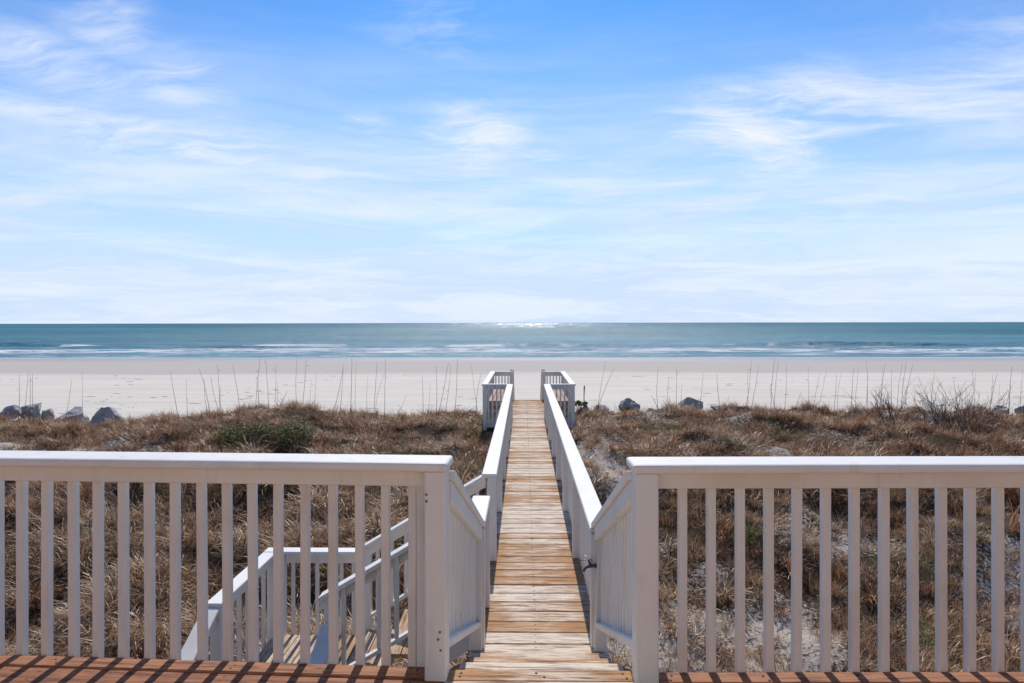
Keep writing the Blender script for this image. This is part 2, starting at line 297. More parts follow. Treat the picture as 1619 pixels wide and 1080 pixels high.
# ------------------------------------------------------------------ helpers
def tag(o, label, cat, group=None, kind=None):
    o['label'] = label; o['category'] = cat
    if group: o['group'] = group
    if kind: o['kind'] = kind
    return o
def empty(name, loc, label=None, cat=None, group=None):
    o = bpy.data.objects.new(name, None); COL.objects.link(o); o.location = loc; o.empty_display_size = 0.2
    if label: tag(o, label, cat, group)
    return o
def link(name, me, parent=None, world=None):
    o = bpy.data.objects.new(name, me); COL.objects.link(o)
    if world is not None:
        if parent is not None:
            o.parent = parent; o.matrix_parent_inverse = Matrix.Identity(4)
            o.matrix_basis = full(parent).inverted() @ world
        else: o.matrix_basis = world
    elif parent is not None: o.parent = parent
    return o
def full(o):
    m = o.matrix_basis.copy()
    while o.parent: o = o.parent; m = o.matrix_basis @ m
    return m
_cache = {}
def box_mesh(dx, dy, dz, m, bev=0.004, seg=1):
    k = (round(dx, 4), round(dy, 4), round(dz, 4), m, bev, seg)
    if k in _cache: return _cache[k]
    bm = bmesh.new(); bmesh.ops.create_cube(bm, size=1.0); bmesh.ops.scale(bm, vec=(dx, dy, dz), verts=bm.verts)
    if bev: bmesh.ops.bevel(bm, geom=list(bm.edges), offset=min(bev, 0.45*min(dx, dy, dz)), segments=seg, affect='EDGES', profile=0.5)
    me = bpy.data.meshes.new('box'); bm.to_mesh(me); bm.free(); me.materials.append(M[m]); _cache[k] = me
    return me
def box(name, x0, x1, y0, y1, z0, z1, m='paint', parent=None, bev=0.004, rot=None, seg=1):
    """axis-aligned (in rot's frame) box; the mesh's local X runs along the longest side so that grain follows it"""
    d = [x1-x0, y1-y0, z1-z0]; ax = d.index(max(d))
    T = Matrix.Translation(((x0+x1)/2, (y0+y1)/2, (z0+z1)/2))
    if m == 'paint' or ax == 0: me = box_mesh(*d, m, bev, seg)
    elif ax == 1: me = box_mesh(d[1], d[0], d[2], m, bev, seg); T = T @ Matrix.Rotation(R(90), 4, 'Z')
    else: me = box_mesh(d[2], d[1], d[0], m, bev, seg); T = T @ Matrix.Rotation(R(90), 4, 'Y')
    if rot is not None: T = rot @ T
    return link(name, me, parent, T)
def slope(name, p0, p1, wid, hgt, m='paint', parent=None, bev=0.004):
    """board from p0 to p1 (centre of its TOP face), vertical ends, width wid level across, vertical height hgt"""
    p0 = Vector(p0); p1 = Vector(p1); d = p1-p0; side = Vector((d.y, -d.x, 0)).normalized()*wid/2; c = (p0+p1)/2
    bm = bmesh.new(); vs = []
    for p in (p0, p1):
        for s in (-1, 1):
            for h in (0, -hgt): vs.append(bm.verts.new(p+side*s+Vector((0, 0, h))-c))
    for f in ((0, 1, 3, 2), (4, 6, 7, 5), (0, 4, 5, 1), (2, 3, 7, 6), (0, 2, 6, 4), (1, 5, 7, 3)): bm.faces.new([vs[i] for i in f])
    bmesh.ops.recalc_face_normals(bm, faces=bm.faces)
    if bev: bmesh.ops.bevel(bm, geom=list(bm.edges), offset=bev, segments=1, affect='EDGES')
    me = bpy.data.meshes.new(name); bm.to_mesh(me); bm.free(); me.materials.append(M[m])
    return link(name, me, parent, Matrix.Translation(c))
def tube_into(V, F, pts, rad, sides=5):
    b = len(V)
    for i, p in enumerate(pts):
        t = (pts[min(i+1, len(pts)-1)]-pts[max(i-1, 0)]).normalized(); u = t.orthogonal().normalized(); w = t.cross(u)
        for k in range(sides):
            a = 2*math.pi*k/sides; V.append(p+(u*math.cos(a)+w*math.sin(a))*rad[i])
    for i in range(len(pts)-1):
        for k in range(sides):
            F.append((b+i*sides+k, b+i*sides+(k+1) % sides, b+(i+1)*sides+(k+1) % sides, b+(i+1)*sides+k))
    F.append(tuple(b+k for k in reversed(range(sides)))); F.append(tuple(b+(len(pts)-1)*sides+k for k in range(sides)))
def mesh_of(name, V, F, m, smooth=False):
    me = bpy.data.meshes.new(name); me.from_pydata([tuple(v) for v in V], [], F); me.materials.append(M[m])
    if smooth: me.polygons.foreach_set('use_smooth', [True]*len(me.polygons))
    me.update(); return me
def at(px, py, Y):  # a point of the place, from where it shows and how far off it stands
    return Vector(((px-828.5)/1080*Y, Y, EYE-(py-510.5)/1080*Y))

# ------------------------------------------------------------------ terrain
def lerp_tab(x, tab):
    if x <= tab[0][0]: return tab[0][1]
    for (a, p), (b, q) in zip(tab, tab[1:]):
        if x <= b:
            t = (x-a)/(b-a); t = t*t*(3-2*t); return p+(q-p)*t
    return tab[-1][1]
PROF = [(-8, -3.0), (7, -2.95), (9.5, -2.8), (12, -2.15), (14, -1.60), (16, -1.28), (18.2, -1.16), (19.6, -1.20), (21.5, -1.75), (25, -3.2), (30, -3.75), (45, -4.05)]
CREST = [(-22, -0.05), (-14.6, -0.20), (-11, -0.24), (-9.3, 0.02), (-7, 0.20), (-4.7, 0.10), (-2.2, -0.05), (0, -0.05), (1.8, 0.10), (4.8, 0.14), (6.2, 0.16), (8.3, 0.08), (10.8, 0.16), (13.9, 0.0), (22, 0.1)]
def under_walk(x, y): return -0.62 < x < 0.85 and 4.4 < y < 22
def ground_z(x, y):
    z = lerp_tab(y, PROF)
    k = max(0.0, min(1.0, (y-9)/6))*max(0.0, min(1.0, (27-y)/5))
    z += k*lerp_tab(x, CREST)
    m = noise.noise(Vector((x*0.42, y*0.5, 3.1)))*0.30+noise.noise(Vector((x*1.05, y*1.05, 7.7)))*0.24+noise.noise(Vector((x*2.2, y*2.2, 1.7)))*0.09
    damp = 1.0
    if y > 26: damp = max(0.0, 1-(y-26)/6)
    z += m*damp
    # the structure stands clear of the sand
    if -0.8 < x < 1.0 and y < 22.5: z = min(z, -1.22+0.10*min(1, abs(x-0.1)))
    if -1.5 < x < 1.7 and 15.5 < y < 22: z = min(z, -1.16)
    if -3.2 < x < -0.4 and y < 8.0: z = min(z, -2.7)
    return z
def bare(x, y):
    """0 thick grass .. 1 bare sand"""
    n = noise.fractal(Vector((x*0.45, y*0.55, 11.0)), 0.9, 2.1, 4)
    b = 0.02 + n*0.50
    if x > 0: b += 0.02
    if x > 0.7 and y < 11.6: b += 0.42*max(0.0, min(1, (11.6-y)/1.6))*max(0.25, min(1, (6.0-x)/3.0))
    b += 0.48*math.exp(-(((x-1.9)/0.8)**2+((y-14.0)/1.5)**2))
    b += 0.35*math.exp(-(((x+1.6)/0.8)**2+((y-15.0)/1.6)**2)) + 0.45*math.exp(-(((x+12.4)/1.3)**2+((y-16.3)/0.9)**2))
    b += 0.35*math.exp(-(((x-6.0)/1.6)**2+((y-11.5)/0.8)**2))
    if y > 19.8: b += (y-19.8)*0.35
    if under_walk(x, y): b += 0.5
    return max(0.0, min(1.0, b))
def axis(lo, flo, fhi, hi, step, grow=1.14):
    a = [flo]
    while a[-1] < fhi: a.append(a[-1]+step)
    s = step
    while a[-1] < hi: s *= grow; a.append(a[-1]+s)
    s = step; b = []; q = flo
    while q > lo: s *= grow; q -= s; b.append(q)
    return b[::-1]+a
def grid(name, xs, ys, zf, m, smooth=True):
    V = [(x, y, zf(x, y)) for y in ys for x in xs]; n = len(xs)
    F = [(j*n+i, j*n+i+1, (j+1)*n+i+1, (j+1)*n+i) for j in range(len(ys)-1) for i in range(n-1)]
    me = bpy.data.meshes.new(name); me.from_pydata(V, [], F); me.materials.append(M[m]); me.polygons.foreach_set('use_smooth', [smooth]*len(F)); me.update()
    o = bpy.data.objects.new(name, me); COL.objects.link(o); return o, me, V
dune, dme, dV = grid('dune', axis(-70, -17, 17, 70, 0.16), axis(-12, 6.0, 24, 33.0, 0.16), ground_z, 'sand')
la = dme.attributes.new('litter', 'FLOAT', 'POINT')
la.data.foreach_set('value', [1.0-1.5*bare(x, y) if y > -2 else 0.0 for (x, y, z) in dV])
dune['kind'] = 'structure'; dune['label'] = 'sandy dune ridge under the dry grass'
def beach_z(x, y):
    z = lerp_tab(y, [(24, -4.6), (30, -3.80), (45, -4.02), (85, -4.52), (WATER_Y, SEA_Z), (180, SEA_Z-1.2), (400, SEA_Z-5)])
    return z+noise.noise(Vector((x*0.05, y*0.12, 5)))*0.05*max(0, min(1, (118-y)/30))
beach, _, _ = grid('beach', axis(-620, -60, 60, 620, 1.2, 1.12), axis(24, 29, 130, 420, 0.9, 1.15), beach_z, 'beach')
beach['kind'] = 'structure'; beach['label'] = 'wide flat pale sand beach'
# sea: swell lines near the shore, flat sheet out to the horizon
def sea_h(x, y):
    k = max(0.0, min(1.0, (y-WATER_Y-4)/45))
    w = noise.noise(Vector((x*0.012, y*0.02, 2.0)))*9 + noise.noise(Vector((x*0.05, y*0.05, 9.0)))*2
    far = max(0.0, min(1.0, (900-y)/600))
    s = math.sin((y+w)*2*math.pi/17.0); h = k*0.16*(max(0, s)**2)*far
    for yc, a, seed in ((176, 0.7, 1.0), (191, 1.15, 4.0), (158, 0.35, 8.0)):     # breakers: steep to the shore, irregular along their crest
        c = yc+noise.noise(Vector((x*0.011, seed, 0)))*16+noise.noise(Vector((x*0.05, seed, 3)))*2.5
        amp = a*max(0.0, min(1.0, 0.45+1.5*noise.noise(Vector((x*0.016, seed*3, 1)))))
        d = y-c; h += amp*(math.exp(-(d/1.3)**2) if d < 0 else math.exp(-(d/4.5)**2))
    return SEA_Z+h+0.03*k*noise.noise(Vector((x*0.3, y*0.5, 1)))
ys = [118.0]; s = 0.9
while ys[-1] < 26000:
    ys.append(ys[-1]+s)
    if ys[-1] > 200: s *= 1.06
    if s > 2500: s = 2500
SV = []; SF = []; NC = 300
for y in ys:
    half = y*1.15+60
    for i in range(NC+1):
        x = (2*i/NC-1)*half; SV.append((x, y, sea_h(x, y)))
for j in range(len(ys)-1):
    for i in range(NC): SF.append((j*(NC+1)+i, j*(NC+1)+i+1, (j+1)*(NC+1)+i+1, (j+1)*(NC+1)+i))
sea = link('sea', mesh_of('sea', SV, SF, 'sea', True)); sea['kind'] = 'structure'; sea['label'] = 'blue green sea with white surf along the shore'

# facets added on the far sea, tilted so they throw back sun glitter
V = []; F = []; rq = random.Random(12); sunv = Vector((0, math.cos(R(SUN_EL)), math.sin(R(SUN_EL))))
for i in range(14000):
    y = 500*math.exp(rq.random()*2.3+0.5); x = rq.uniform(-0.6, 0.6)*y; p = Vector((x, y, SEA_Z+0.12)); back = Vector((0, -1, 0))      # every facet tilted between sun and land, to glint
    n = (sunv+back).normalized(); n = (n+Vector((rq.gauss(0, 0.055), rq.gauss(0, 0.11), rq.gauss(0, 0.03)))).normalized()
    u = Vector((1, 0, -n.x/n.z)).normalized(); w = n.cross(u); a = rq.uniform(0.0001, 0.0006)*y; c = min(1.2, 0.0003*y)*rq.uniform(0.5, 1.2); b = len(V)
    V += [p-u*a, p-w*c, p+u*a, p+w*c]; F.append((b, b+1, b+2, b+3))
M['glint'], _nt, _p, _N, _L = mat('glitter_facet_water'); _p.inputs['Base Color'].default_value = (0.03, 0.15, 0.2, 1); _p.inputs['Roughness'].default_value = 0.22; _p.inputs['IOR'].default_value = 1.33
tag(link('glitter_facets', mesh_of('glitter_facets', V, F, 'glint')), 'added facets tilted to glitter in the sun on the far sea', 'waves', None, 'stuff')

# ------------------------------------------------------------------ timber structure
rng = random.Random(5)
TL = Matrix.Translation((-0.365, 2.95, 0)) @ Matrix.Rotation(R(-2.7), 4, 'Z') @ Matrix.Translation((0.365, -2.95, 0))       # the left half of the deck front is a little out of square
TR = Matrix.Translation((0.50, 2.92, 0)) @ Matrix.Rotation(R(1.1), 4, 'Z') @ Matrix.Translation((-0.50, -2.92, 0))
WALK = -0.91; LAND = -1.81
def boards_y(name, x0, x1, ys_, th, z, m, parent, rot=None, jx=0.0):
    """boards running along X, laid one after another in Y"""
    for (a, b) in ys_:
        w = b-a; T = Matrix.Translation(((x0+x1)/2+rng.uniform(-jx, jx), (a+b)/2, z-th/2+rng.uniform(-0.003, 0.0015))) @ Matrix.Rotation(rng.uniform(-0.004, 0.004), 4, 'Z') @ Matrix.Rotation(rng.uniform(-0.006, 0.006), 4, 'X')
        if rot is not None: T = rot @ T
        link(name, box_mesh(x1-x0, w, th, m, 0.007), parent, T)
# deck
deck = empty('deck', (0, 2.0, 0), 'red brown stained timber deck along the bottom of the picture', 'deck')
fr = [(2.945-0.092, 2.945)]; y = 2.945-0.092
while y > -2.0: fr.append((y-0.006-0.138, y-0.006)); y -= 0.144
boards_y('board', -5.2, -0.345, fr, 0.036, 0, 'deck', deck, TL)
boards_y('board', -0.335, 0.47, [(a-0.01, b-0.005) for a, b in fr], 0.036, 0, 'plank', deck)
boards_y('board', 0.48, 5.2, [(a-0.022, b-0.022) for a, b in fr], 0.036, 0, 'deck', deck, TR)
V = []; F = []
for (x0_, x1_, T_, oy) in ((-4.9, -0.45, TL, 0.0), (-0.28, 0.42, Matrix.Identity(4), -0.008), (0.62, 4.9, TR, -0.022)):   # screws into the joists
    n_ = max(2, int(round((x1_-x0_)/0.40))+1)
    for i in range(n_):
        for (a, b) in fr[:4]:
            for yy in (a+0.03, b-0.03):
                p = T_ @ Vector((x0_+(x1_-x0_)*i/(n_-1)+rng.gauss(0, 0.01), yy+oy+rng.gauss(0, 0.004), 0.0005)); tube_into(V, F, [p-Vector((0, 0, 0.004)), p+Vector((0, 0, 0.001))], [0.0055, 0.0055], 7)
sh = link('screw_heads', mesh_of('screw_heads', V, F, 'nail'), deck, Matrix.Identity(4)); sh['kind'] = 'stuff'
box('rim_joist', -5.2, -0.36, 2.90, 2.938, -0.28, -0.04, 'beam', deck, rot=TL)
box('rim_joist', 0.49, 5.2, 2.87, 2.912, -0.28, -0.04, 'beam', deck, rot=TR)
for x in (-4.8, -2.6, -0.8, 0.9, 2.7, 4.8): box('support_post', x-0.07, x+0.07, 2.5, 2.64, -3.3, -0.045, 'beam', deck)

def bolt(parent, x, y, z, ny=-1, r=0.006):
    V = []; F = []; tube_into(V, F, [Vector((x, y, z)), Vector((x, y+ny*0.006, z))], [r, r*0.7], 10)
    c = Vector((x, y, z)); me = mesh_of('bolt', [v-c for v in V], F, 'rust'); return link('bolt', me, parent, Matrix.Translation(c))

def deck_railing(label, side):
    s = side; rot = TL if s < 0 else TR; dy = 0 if s < 0 else -0.028
    t = empty('deck_railing', (s*0.4, 2.95, 0), label, 'railing', 'white railings at the front of the deck')
    pin, pout = (-0.320, -0.411) if s < 0 else (0.453, 0.548)
    far = s*5.0; x0, x1 = sorted((pin, pout))
    post = box('post', x0, x1, 2.832+dy, 2.923+dy, -0.005, 0.871, 'paint', t, 0.006, rot)
    if s < 0:
        for bx_, bz in ((-0.402, 0.775), (-0.402, 0.748), (-0.346, 0.205), (-0.353, 0.175)): bolt(post, *(rot @ Vector((bx_, 2.832, bz))))
        bolt(post, *(rot @ Vector((-0.343, 2.832, 0.13))), r=0.005)
    for xp in (-3.75, 3.95):
        if xp*s > 0: box('post', xp-0.045, xp+0.045, 2.832+dy, 2.923+dy, -0.005, 0.871, 'paint', t, 0.006, rot)
    e = pin+(0.006 if s < 0 else -0.012)
    a, b = sorted((e, far)); box('cap_rail', a, b, 2.818+dy, 2.998+dy, 0.872, 0.910, 'paint', t, 0.011, rot, 2)
    a, b = sorted((pout, far)); box('top_rail', a, b, 2.910+dy, 2.9485+dy, 0.790, 0.871, 'paint', t, 0.004, rot)
    if s < 0: xs = [-0.448]+[-0.487-i*0.1195 for i in range(37)]
    else: xs = [0.677+i*0.1235 for i in range(35)]
    for x in xs:
        if abs(x) < 5: box('baluster', x-0.018, x+0.018, 2.950+dy, 2.986+dy, -0.20, 0.869, 'paint', t, 0.0035, rot @ Matrix.Translation((x+rng.gauss(0, 0.0022), 2.968+dy, 0.86)) @ Matrix.Rotation(rng.gauss(0, 0.0026), 4, 'Y') @ Matrix.Rotation(rng.gauss(0, 0.012), 4, 'Z') @ Matrix.Translation((-x, -2.968-dy, -0.86)))
    return t
deck_railing('white wooden deck railing left of the steps', -1)
deck_railing('white wooden deck railing right of the steps', 1)

# unseen house added behind the viewer: cream siding bounces warm light, blocks sky
M['siding'] = plain('cream_bounce_siding', (0.83, 0.735, 0.60), 0.7, 0, 0.08, 3); M['roof'] = plain('roof_shingle', (0.12, 0.11, 0.105), 0.9, 0, 0.3, 14)
M['pane'] = plain('dark_window_glass', (0.03, 0.035, 0.04), 0.08, 0, 0.1, 2, 0)
bounce_house = empty('house', (0, -3, -3), 'unseen cream clad house added behind the deck to bounce light', 'house')
box('wall', -7.5, 7.5, -6.0, -2.10, -3.2, 3.05, 'siding', bounce_house)
slope('roof', (0, -6.4, 4.6), (0, -1.75, 3.05), 15.6, 0.16, 'roof', bounce_house)
for xa in (-5.6, 3.2):
    w = box('glass_door', xa, xa+2.4, -2.095, -2.05, 0.03, 2.15, 'paint', bounce_house)
    for k in (0, 1): box('pane', xa+0.10+k*1.13, xa+1.17+k*1.13, -2.048, -2.040, 0.15, 2.05, 'pane', w)

# steps from the deck down to the boardwalk
EDGE = [2.94, 3.464, 3.978, 4.512]; RISE = 0.2275
st = empty('steps', (0.08, 3.7, WALK), 'weathered wooden steps leading from the deck to the boardwalk', 'steps')
for i in (1, 2, 3):
    a, b = EDGE[i-1]-0.02, EDGE[i]; w = (b-a)/3
    boards_y('tread_board', -0.325, 0.492, [(a+k*w+0.003, a+(k+1)*w-0.003) for k in range(3)], 0.038, -RISE*i, 'plank', st, None, 0.008)
for x in (-0.372, 0.532): slope('stringer', (x, 2.96, -0.05), (x, 4.97, -0.94), 0.036, 0.26, 'beam', st)
box('riser', -0.32, 0.485, 2.905, 2.935, -0.22, -0.045, 'beam', st)
for i in (1, 2, 3): box('riser', -0.32, 0.485, EDGE[i]-0.035, EDGE[i]-0.006, -RISE*(i+1)+0.004, -RISE*i-0.045, 'beam', st)
def step_railing(label, s):
    t = empty('step_railing', (s*0.36, 4, -0.5), label, 'railing', 'sloping handrails beside the deck steps')
    xi0, xi1 = (-0.318, -0.311) if s < 0 else (0.458, 0.507)          # inner faces at the top and at the bottom
    lean = Matrix.Identity(4)
    if s > 0: lean = Matrix.Translation((0.52, 5.03, WALK)) @ Matrix.Rotation(R(2.2), 4, 'Y') @ Matrix.Translation((-0.52, -5.03, -WALK))
    a, b = sorted((xi1, xi1+s*0.092)); post = box('post', a, b, 4.985, 5.077, WALK+0.001, -0.008, 'paint', t, 0.006, lean)
    if s > 0:
        q = lean @ Vector((0.55, 4.985, -0.215)); bolt(post, *q, r=0.010)
    lx = 0.035 if s > 0 else 0.0
    def pt(k, off, dz): # k 0 at the deck post .. 1 at the bottom post
        return (xi0+(xi1+lx*max(0, (dz+0.2))-xi0)*k+s*off, 2.985+(5.03-2.985)*k, 0.842+(0.024-0.842)*k+dz)
    slope('cap_rail', pt(-0.01, 0.055, 0.0), pt(1.03, 0.055, 0.0), 0.150, 0.041, 'paint', t, 0.005)
    slope('top_rail', pt(0, 0.018, -0.042), pt(0.985, 0.018, -0.042), 0.038, 0.092, 'paint', t)
    slope('bottom_rail', pt(0, 0.052, -0.735), pt(0.98, 0.052, -0.735), 0.085, 0.040, 'paint', t)
    n = 15
    for i in range(n):
        k = 0.03+0.93*i/(n-1); p = pt(k, 0.058, 0); box('baluster', p[0]-0.018, p[0]+0.018, p[1]-0.018, p[1]+0.018, p[2]-0.738, p[2]-0.044, 'paint', t, 0.0035)
    return t
step_railing('white sloping handrail on the left of the deck steps', -1)
step_railing('white sloping handrail on the right of the deck steps', 1)

# boardwalk
bw = empty('boardwalk', (0.1, 13, WALK), 'long weathered plank boardwalk running out towards the beach', 'boardwalk')
ps = []; y = 4.535
while y < 20.95: ps.append((y, y+0.183)); y += 0.192
boards_y('plank', -0.405, 0.618, ps, 0.038, WALK, 'plank', bw, None, 0.006)
box('end_plank', -0.40, 0.62, y, y+0.20, WALK-0.034, WALK+0.006, 'tread', bw)
for x in (-0.40, 0.085, 0.575): box('joist', x-0.02, x+0.02, 4.5, 21.1, WALK-0.25, WALK-0.041, 'beam', bw)
for yy in (6.93, 10.4, 13.9, 16.9, 21.0):
    for x in (-0.33, 0.54): box('pile', x-0.06, x+0.06, yy-0.06, yy+0.06, -3.4, WALK-0.26, 'beam', bw)
V = []; F = []
for (a, b) in ps:      # nail heads on the three joists
    for x in (-0.36, 0.085, 0.56):
        for yy in (a+0.045, b-0.045):
            if rng.random() < (1.0 if x == 0.085 else 0.75):
                p = Vector((x+rng.uniform(-0.007, 0.007), yy+rng.uniform(-0.012, 0.012), WALK+0.0005)); r = rng.uniform(0.004, 0.007); tube_into(V, F, [p-Vector((0, 0, 0.004)), p+Vector((0, 0, 0.001))], [r, r], 6)
nh = link('nail_heads', mesh_of('nail_heads', V, F, 'nail'), bw, Matrix.Identity(4)); nh['kind'] = 'stuff'

CAPZ = WALK+0.880
def rail_run(t, p0, p1, z, inner, cap_w=0.15, bal=True, posts=(), post_down=0.0, pitch=0.1195, cap0=0.0, cap1=0.0, height=0.88):
    """level railing whose post inner faces lie on the line p0-p1; inner = unit vector pointing to the walking side"""
    p0 = Vector((*p0, 0)); p1 = Vector((*p1, 0)); d = (p1-p0); Ln = d.length; d.normalize(); o = -Vector((*inner, 0))
    F_ = Matrix(((d.x, o.x, 0, p0.x), (d.y, o.y, 0, p0.y), (0, 0, 1, 0), (0, 0, 0, 1)))     # local: x along, y outwards
    if F_.determinant() < 0: flip = True
    else: flip = False
    def bx(name, a, b, c, e, f, g, bev=0.004, seg=1):
        lo = F_ @ Vector((a, c, 0)); hi = F_ @ Vector((b, e, 0))
        return box(name, min(lo.x, hi.x), max(lo.x, hi.x), min(lo.y, hi.y), max(lo.y, hi.y), f, g, 'paint', t, bev, None, seg)
    top = z+height
    bx('cap_rail', -cap0, Ln+cap1, -0.004, cap_w-0.004, top-0.038, top, 0.007)
    for k in posts: bx('post', k-0.045, k+0.045, 0.0, 0.09, z+0.001-post_down, top-0.039, 0.005)
    ivs = sorted(posts); ivs = list(zip(ivs, ivs[1:]))
    for a, b in ivs:
        a += 0.046; b -= 0.046
        bx('top_rail', a, b, 0.028, 0.066, top-0.128, top-0.039)
        n = max(1, int(round((b-a)/pitch))); s_ = (b-a)/n
        if bal:
            for i in range(n):
                c = a+(i+0.5)*s_; bx('baluster', c-0.018, c+0.018, 0.068, 0.104, z-0.16, top-0.041, 0.0035)
XL, XR = -0.282, 0.490
# left side: short piece beside the steps, gap for the side stairs, then the long run
t = empty('boardwalk_railing', (XL, 5.5, WALK), 'short white railing piece between the deck steps and the side stairs', 'railing')
rail_run(t, (XL-0.012, 5.078), (XL-0.012, 5.83), WALK, (1, 0), 0.15, True, (-0.02, 0.706), 0, height=0.925)
t = empty('boardwalk_railing', (XL, 12, WALK), 'long white railing on the left side of the boardwalk', 'railing', 'long railings of the boardwalk')
rail_run(t, (XL, 6.86), (XL, 16.93), WALK, (1, 0), 0.15, True, (0.045, 1.83, 3.58, 5.33, 7.07, 8.62, 10.02), 0, cap0=0.006)
t = empty('boardwalk_railing', (XR, 12, WALK), 'long white railing on the right side of the boardwalk', 'railing', 'long railings of the boardwalk')
rail_run(t, (XR, 5.06), (XR, 16.93), WALK, (-1, 0), 0.158, True, (0.03, 1.94, 3.68, 5.41, 7.14, 8.88, 10.42, 11.82), 0)

# platform at the sea end: wings with benches on both sides
pf = empty('viewing_platform', (0.1, 19, WALK), 'wooden bench platform at the far end of the boardwalk', 'platform')
def wing_planks(x0, x1):
    y = 16.96
    while y < 20.9:
        boards_y('plank', x0, x1, [(y, y+0.183)], 0.038, WALK, 'plank', pf); y += 0.192
wing_planks(-1.05, -0.41); wing_planks(0.625, 1.27)
for xa, xb in ((-1.05, -0.43), (0.65, 1.27)):
    box('joist', xa, xb, 16.975, 17.015, WALK-0.24, WALK-0.042, 'beam', pf); box('joist', xa, xb, 20.88, 20.92, WALK-0.24, WALK-0.042, 'beam', pf)
for x in (-1.0, 1.22):
    for yy in (17.1, 20.8): box('pile', x-0.06, x+0.06, yy-0.06, yy+0.06, -3.0, WALK-0.045, 'beam', pf)
def wing_rail(label, s):
    xo = -1.03 if s < 0 else 1.255; xi = XL if s < 0 else XR
    t = empty('platform_railing', (xo, 19, WALK), label, 'railing', 'railings of the viewing platform')
    a, b = (xo, xi-0.15) if s < 0 else (xi+0.158, xo)
    # front (towards the house): posts stand outside of it, balusters on the near face
    top = CAPZ
    def bx(name, x0, x1, y0, y1, z0, z1, bev=0.004): return box(name, x0, x1, y0, y1, z0, z1, 'paint', t, bev)
    e = 0.022
    bx('cap_rail', min(a, xo-(e if s < 0 else 0)), max(b, xo+(e if s > 0 else 0)), 16.90, 17.045, top-0.040, top-0.001, 0.006)
    o0, o1 = sorted((xo, xo-s*0.10)); bx('post', o0, o1, 16.925, 17.025, WALK-0.27, top-0.041)
    o0, o1 = (o1, b) if s < 0 else (a, o0)
    bx('top_rail', o0, o1, 16.945, 16.983, top-0.135, top-0.041)
    n = 5
    for i in range(n):
        c = o0+(i+0.5)*(o1-o0)/n; bx('baluster', c-0.018, c+0.018, 16.908, 16.944, WALK-0.16, top-0.042)
    bx('skirt_board', o0, o1, 16.947, 16.973, WALK-0.20, WALK-0.005)
    # outer side
    c0, c1 = sorted((xo+s*e, xo-s*0.128)); bx('cap_rail', c0, c1, 17.047, 21.40, top-0.038, top, 0.006)
    q0, q1 = sorted((xo-s*0.030, xo-s*0.068)); bx('top_rail', q0, q1, 17.03, 21.25, top-0.135, top-0.039)
    n = 33
    for i in range(n):
        yy = 17.10+i*(21.2-17.10)/(n-1); r0, r1 = sorted((xo-s*0.029, xo+s*0.007)); bx('baluster', r0, r1, yy-0.018, yy+0.018, WALK-0.16, top-0.040)
    p0, p1 = sorted((xo, xo-s*0.10)); bx('post', p0, p1, 21.262, 21.355, WALK-0.27, top-0.039)
    # sea side
    xin = -0.345 if s < 0 else 0.56
    g0, g1 = sorted((xo-s*0.129, xin)); bx('cap_rail', g0, g1, 21.25, 21.395, top-0.041, top-0.0015, 0.006)
    pp0, pp1 = sorted((xin+s*0.008, xin+s*0.108)); bx('post', pp0, pp1, 21.26, 21.35, WALK-0.2, top-0.042)
    h0, h1 = (p1, pp0) if s < 0 else (pp1, p0)
    bx('top_rail', h0, h1, 21.275, 21.313, top-0.135, top-0.042)
    for i in range(5):
        c = h0+(i+0.5)*(h1-h0)/5; bx('baluster', c-0.018, c+0.018, 21.314, 21.35, WALK-0.16, top-0.043)
    return t
wing_rail('white railing around the left wing of the far platform', -1)
wing_rail('white railing around the right wing of the far platform', 1)
def bench(label, s):
    x0, x1 = (-0.915, -0.475) if s < 0 else (0.695, 1.135)
    t = empty('bench', ((x0+x1)/2, 19.1, WALK), label, 'bench', 'benches on the viewing platform'); z = WALK+0.43
    w = (x1-x0)/4
    for i in range(4): box('slat', x0+i*w+0.004, x0+(i+1)*w-0.004, 17.25, 21.05, z-0.036, z, 'bench', t)
    for a in ((x0+0.02, x0+0.058), (x1-0.058, x1-0.02)): box('apron', *a, 17.30, 21.0, z-0.13, z-0.038, 'bench', t)
    box('apron', x0+0.06, x1-0.06, 17.28, 17.318, z-0.135, z-0.038, 'bench', t)
    for yy in (17.36, 19.1, 20.85):
        for a in (x0+0.06, x1-0.15): box('leg', a, a+0.088, yy, yy+0.088, WALK+0.001, z-0.039, 'bench', t)
bench('brown slatted bench in the left wing of the platform', -1)
bench('brown slatted bench in the right wing of the platform', 1)
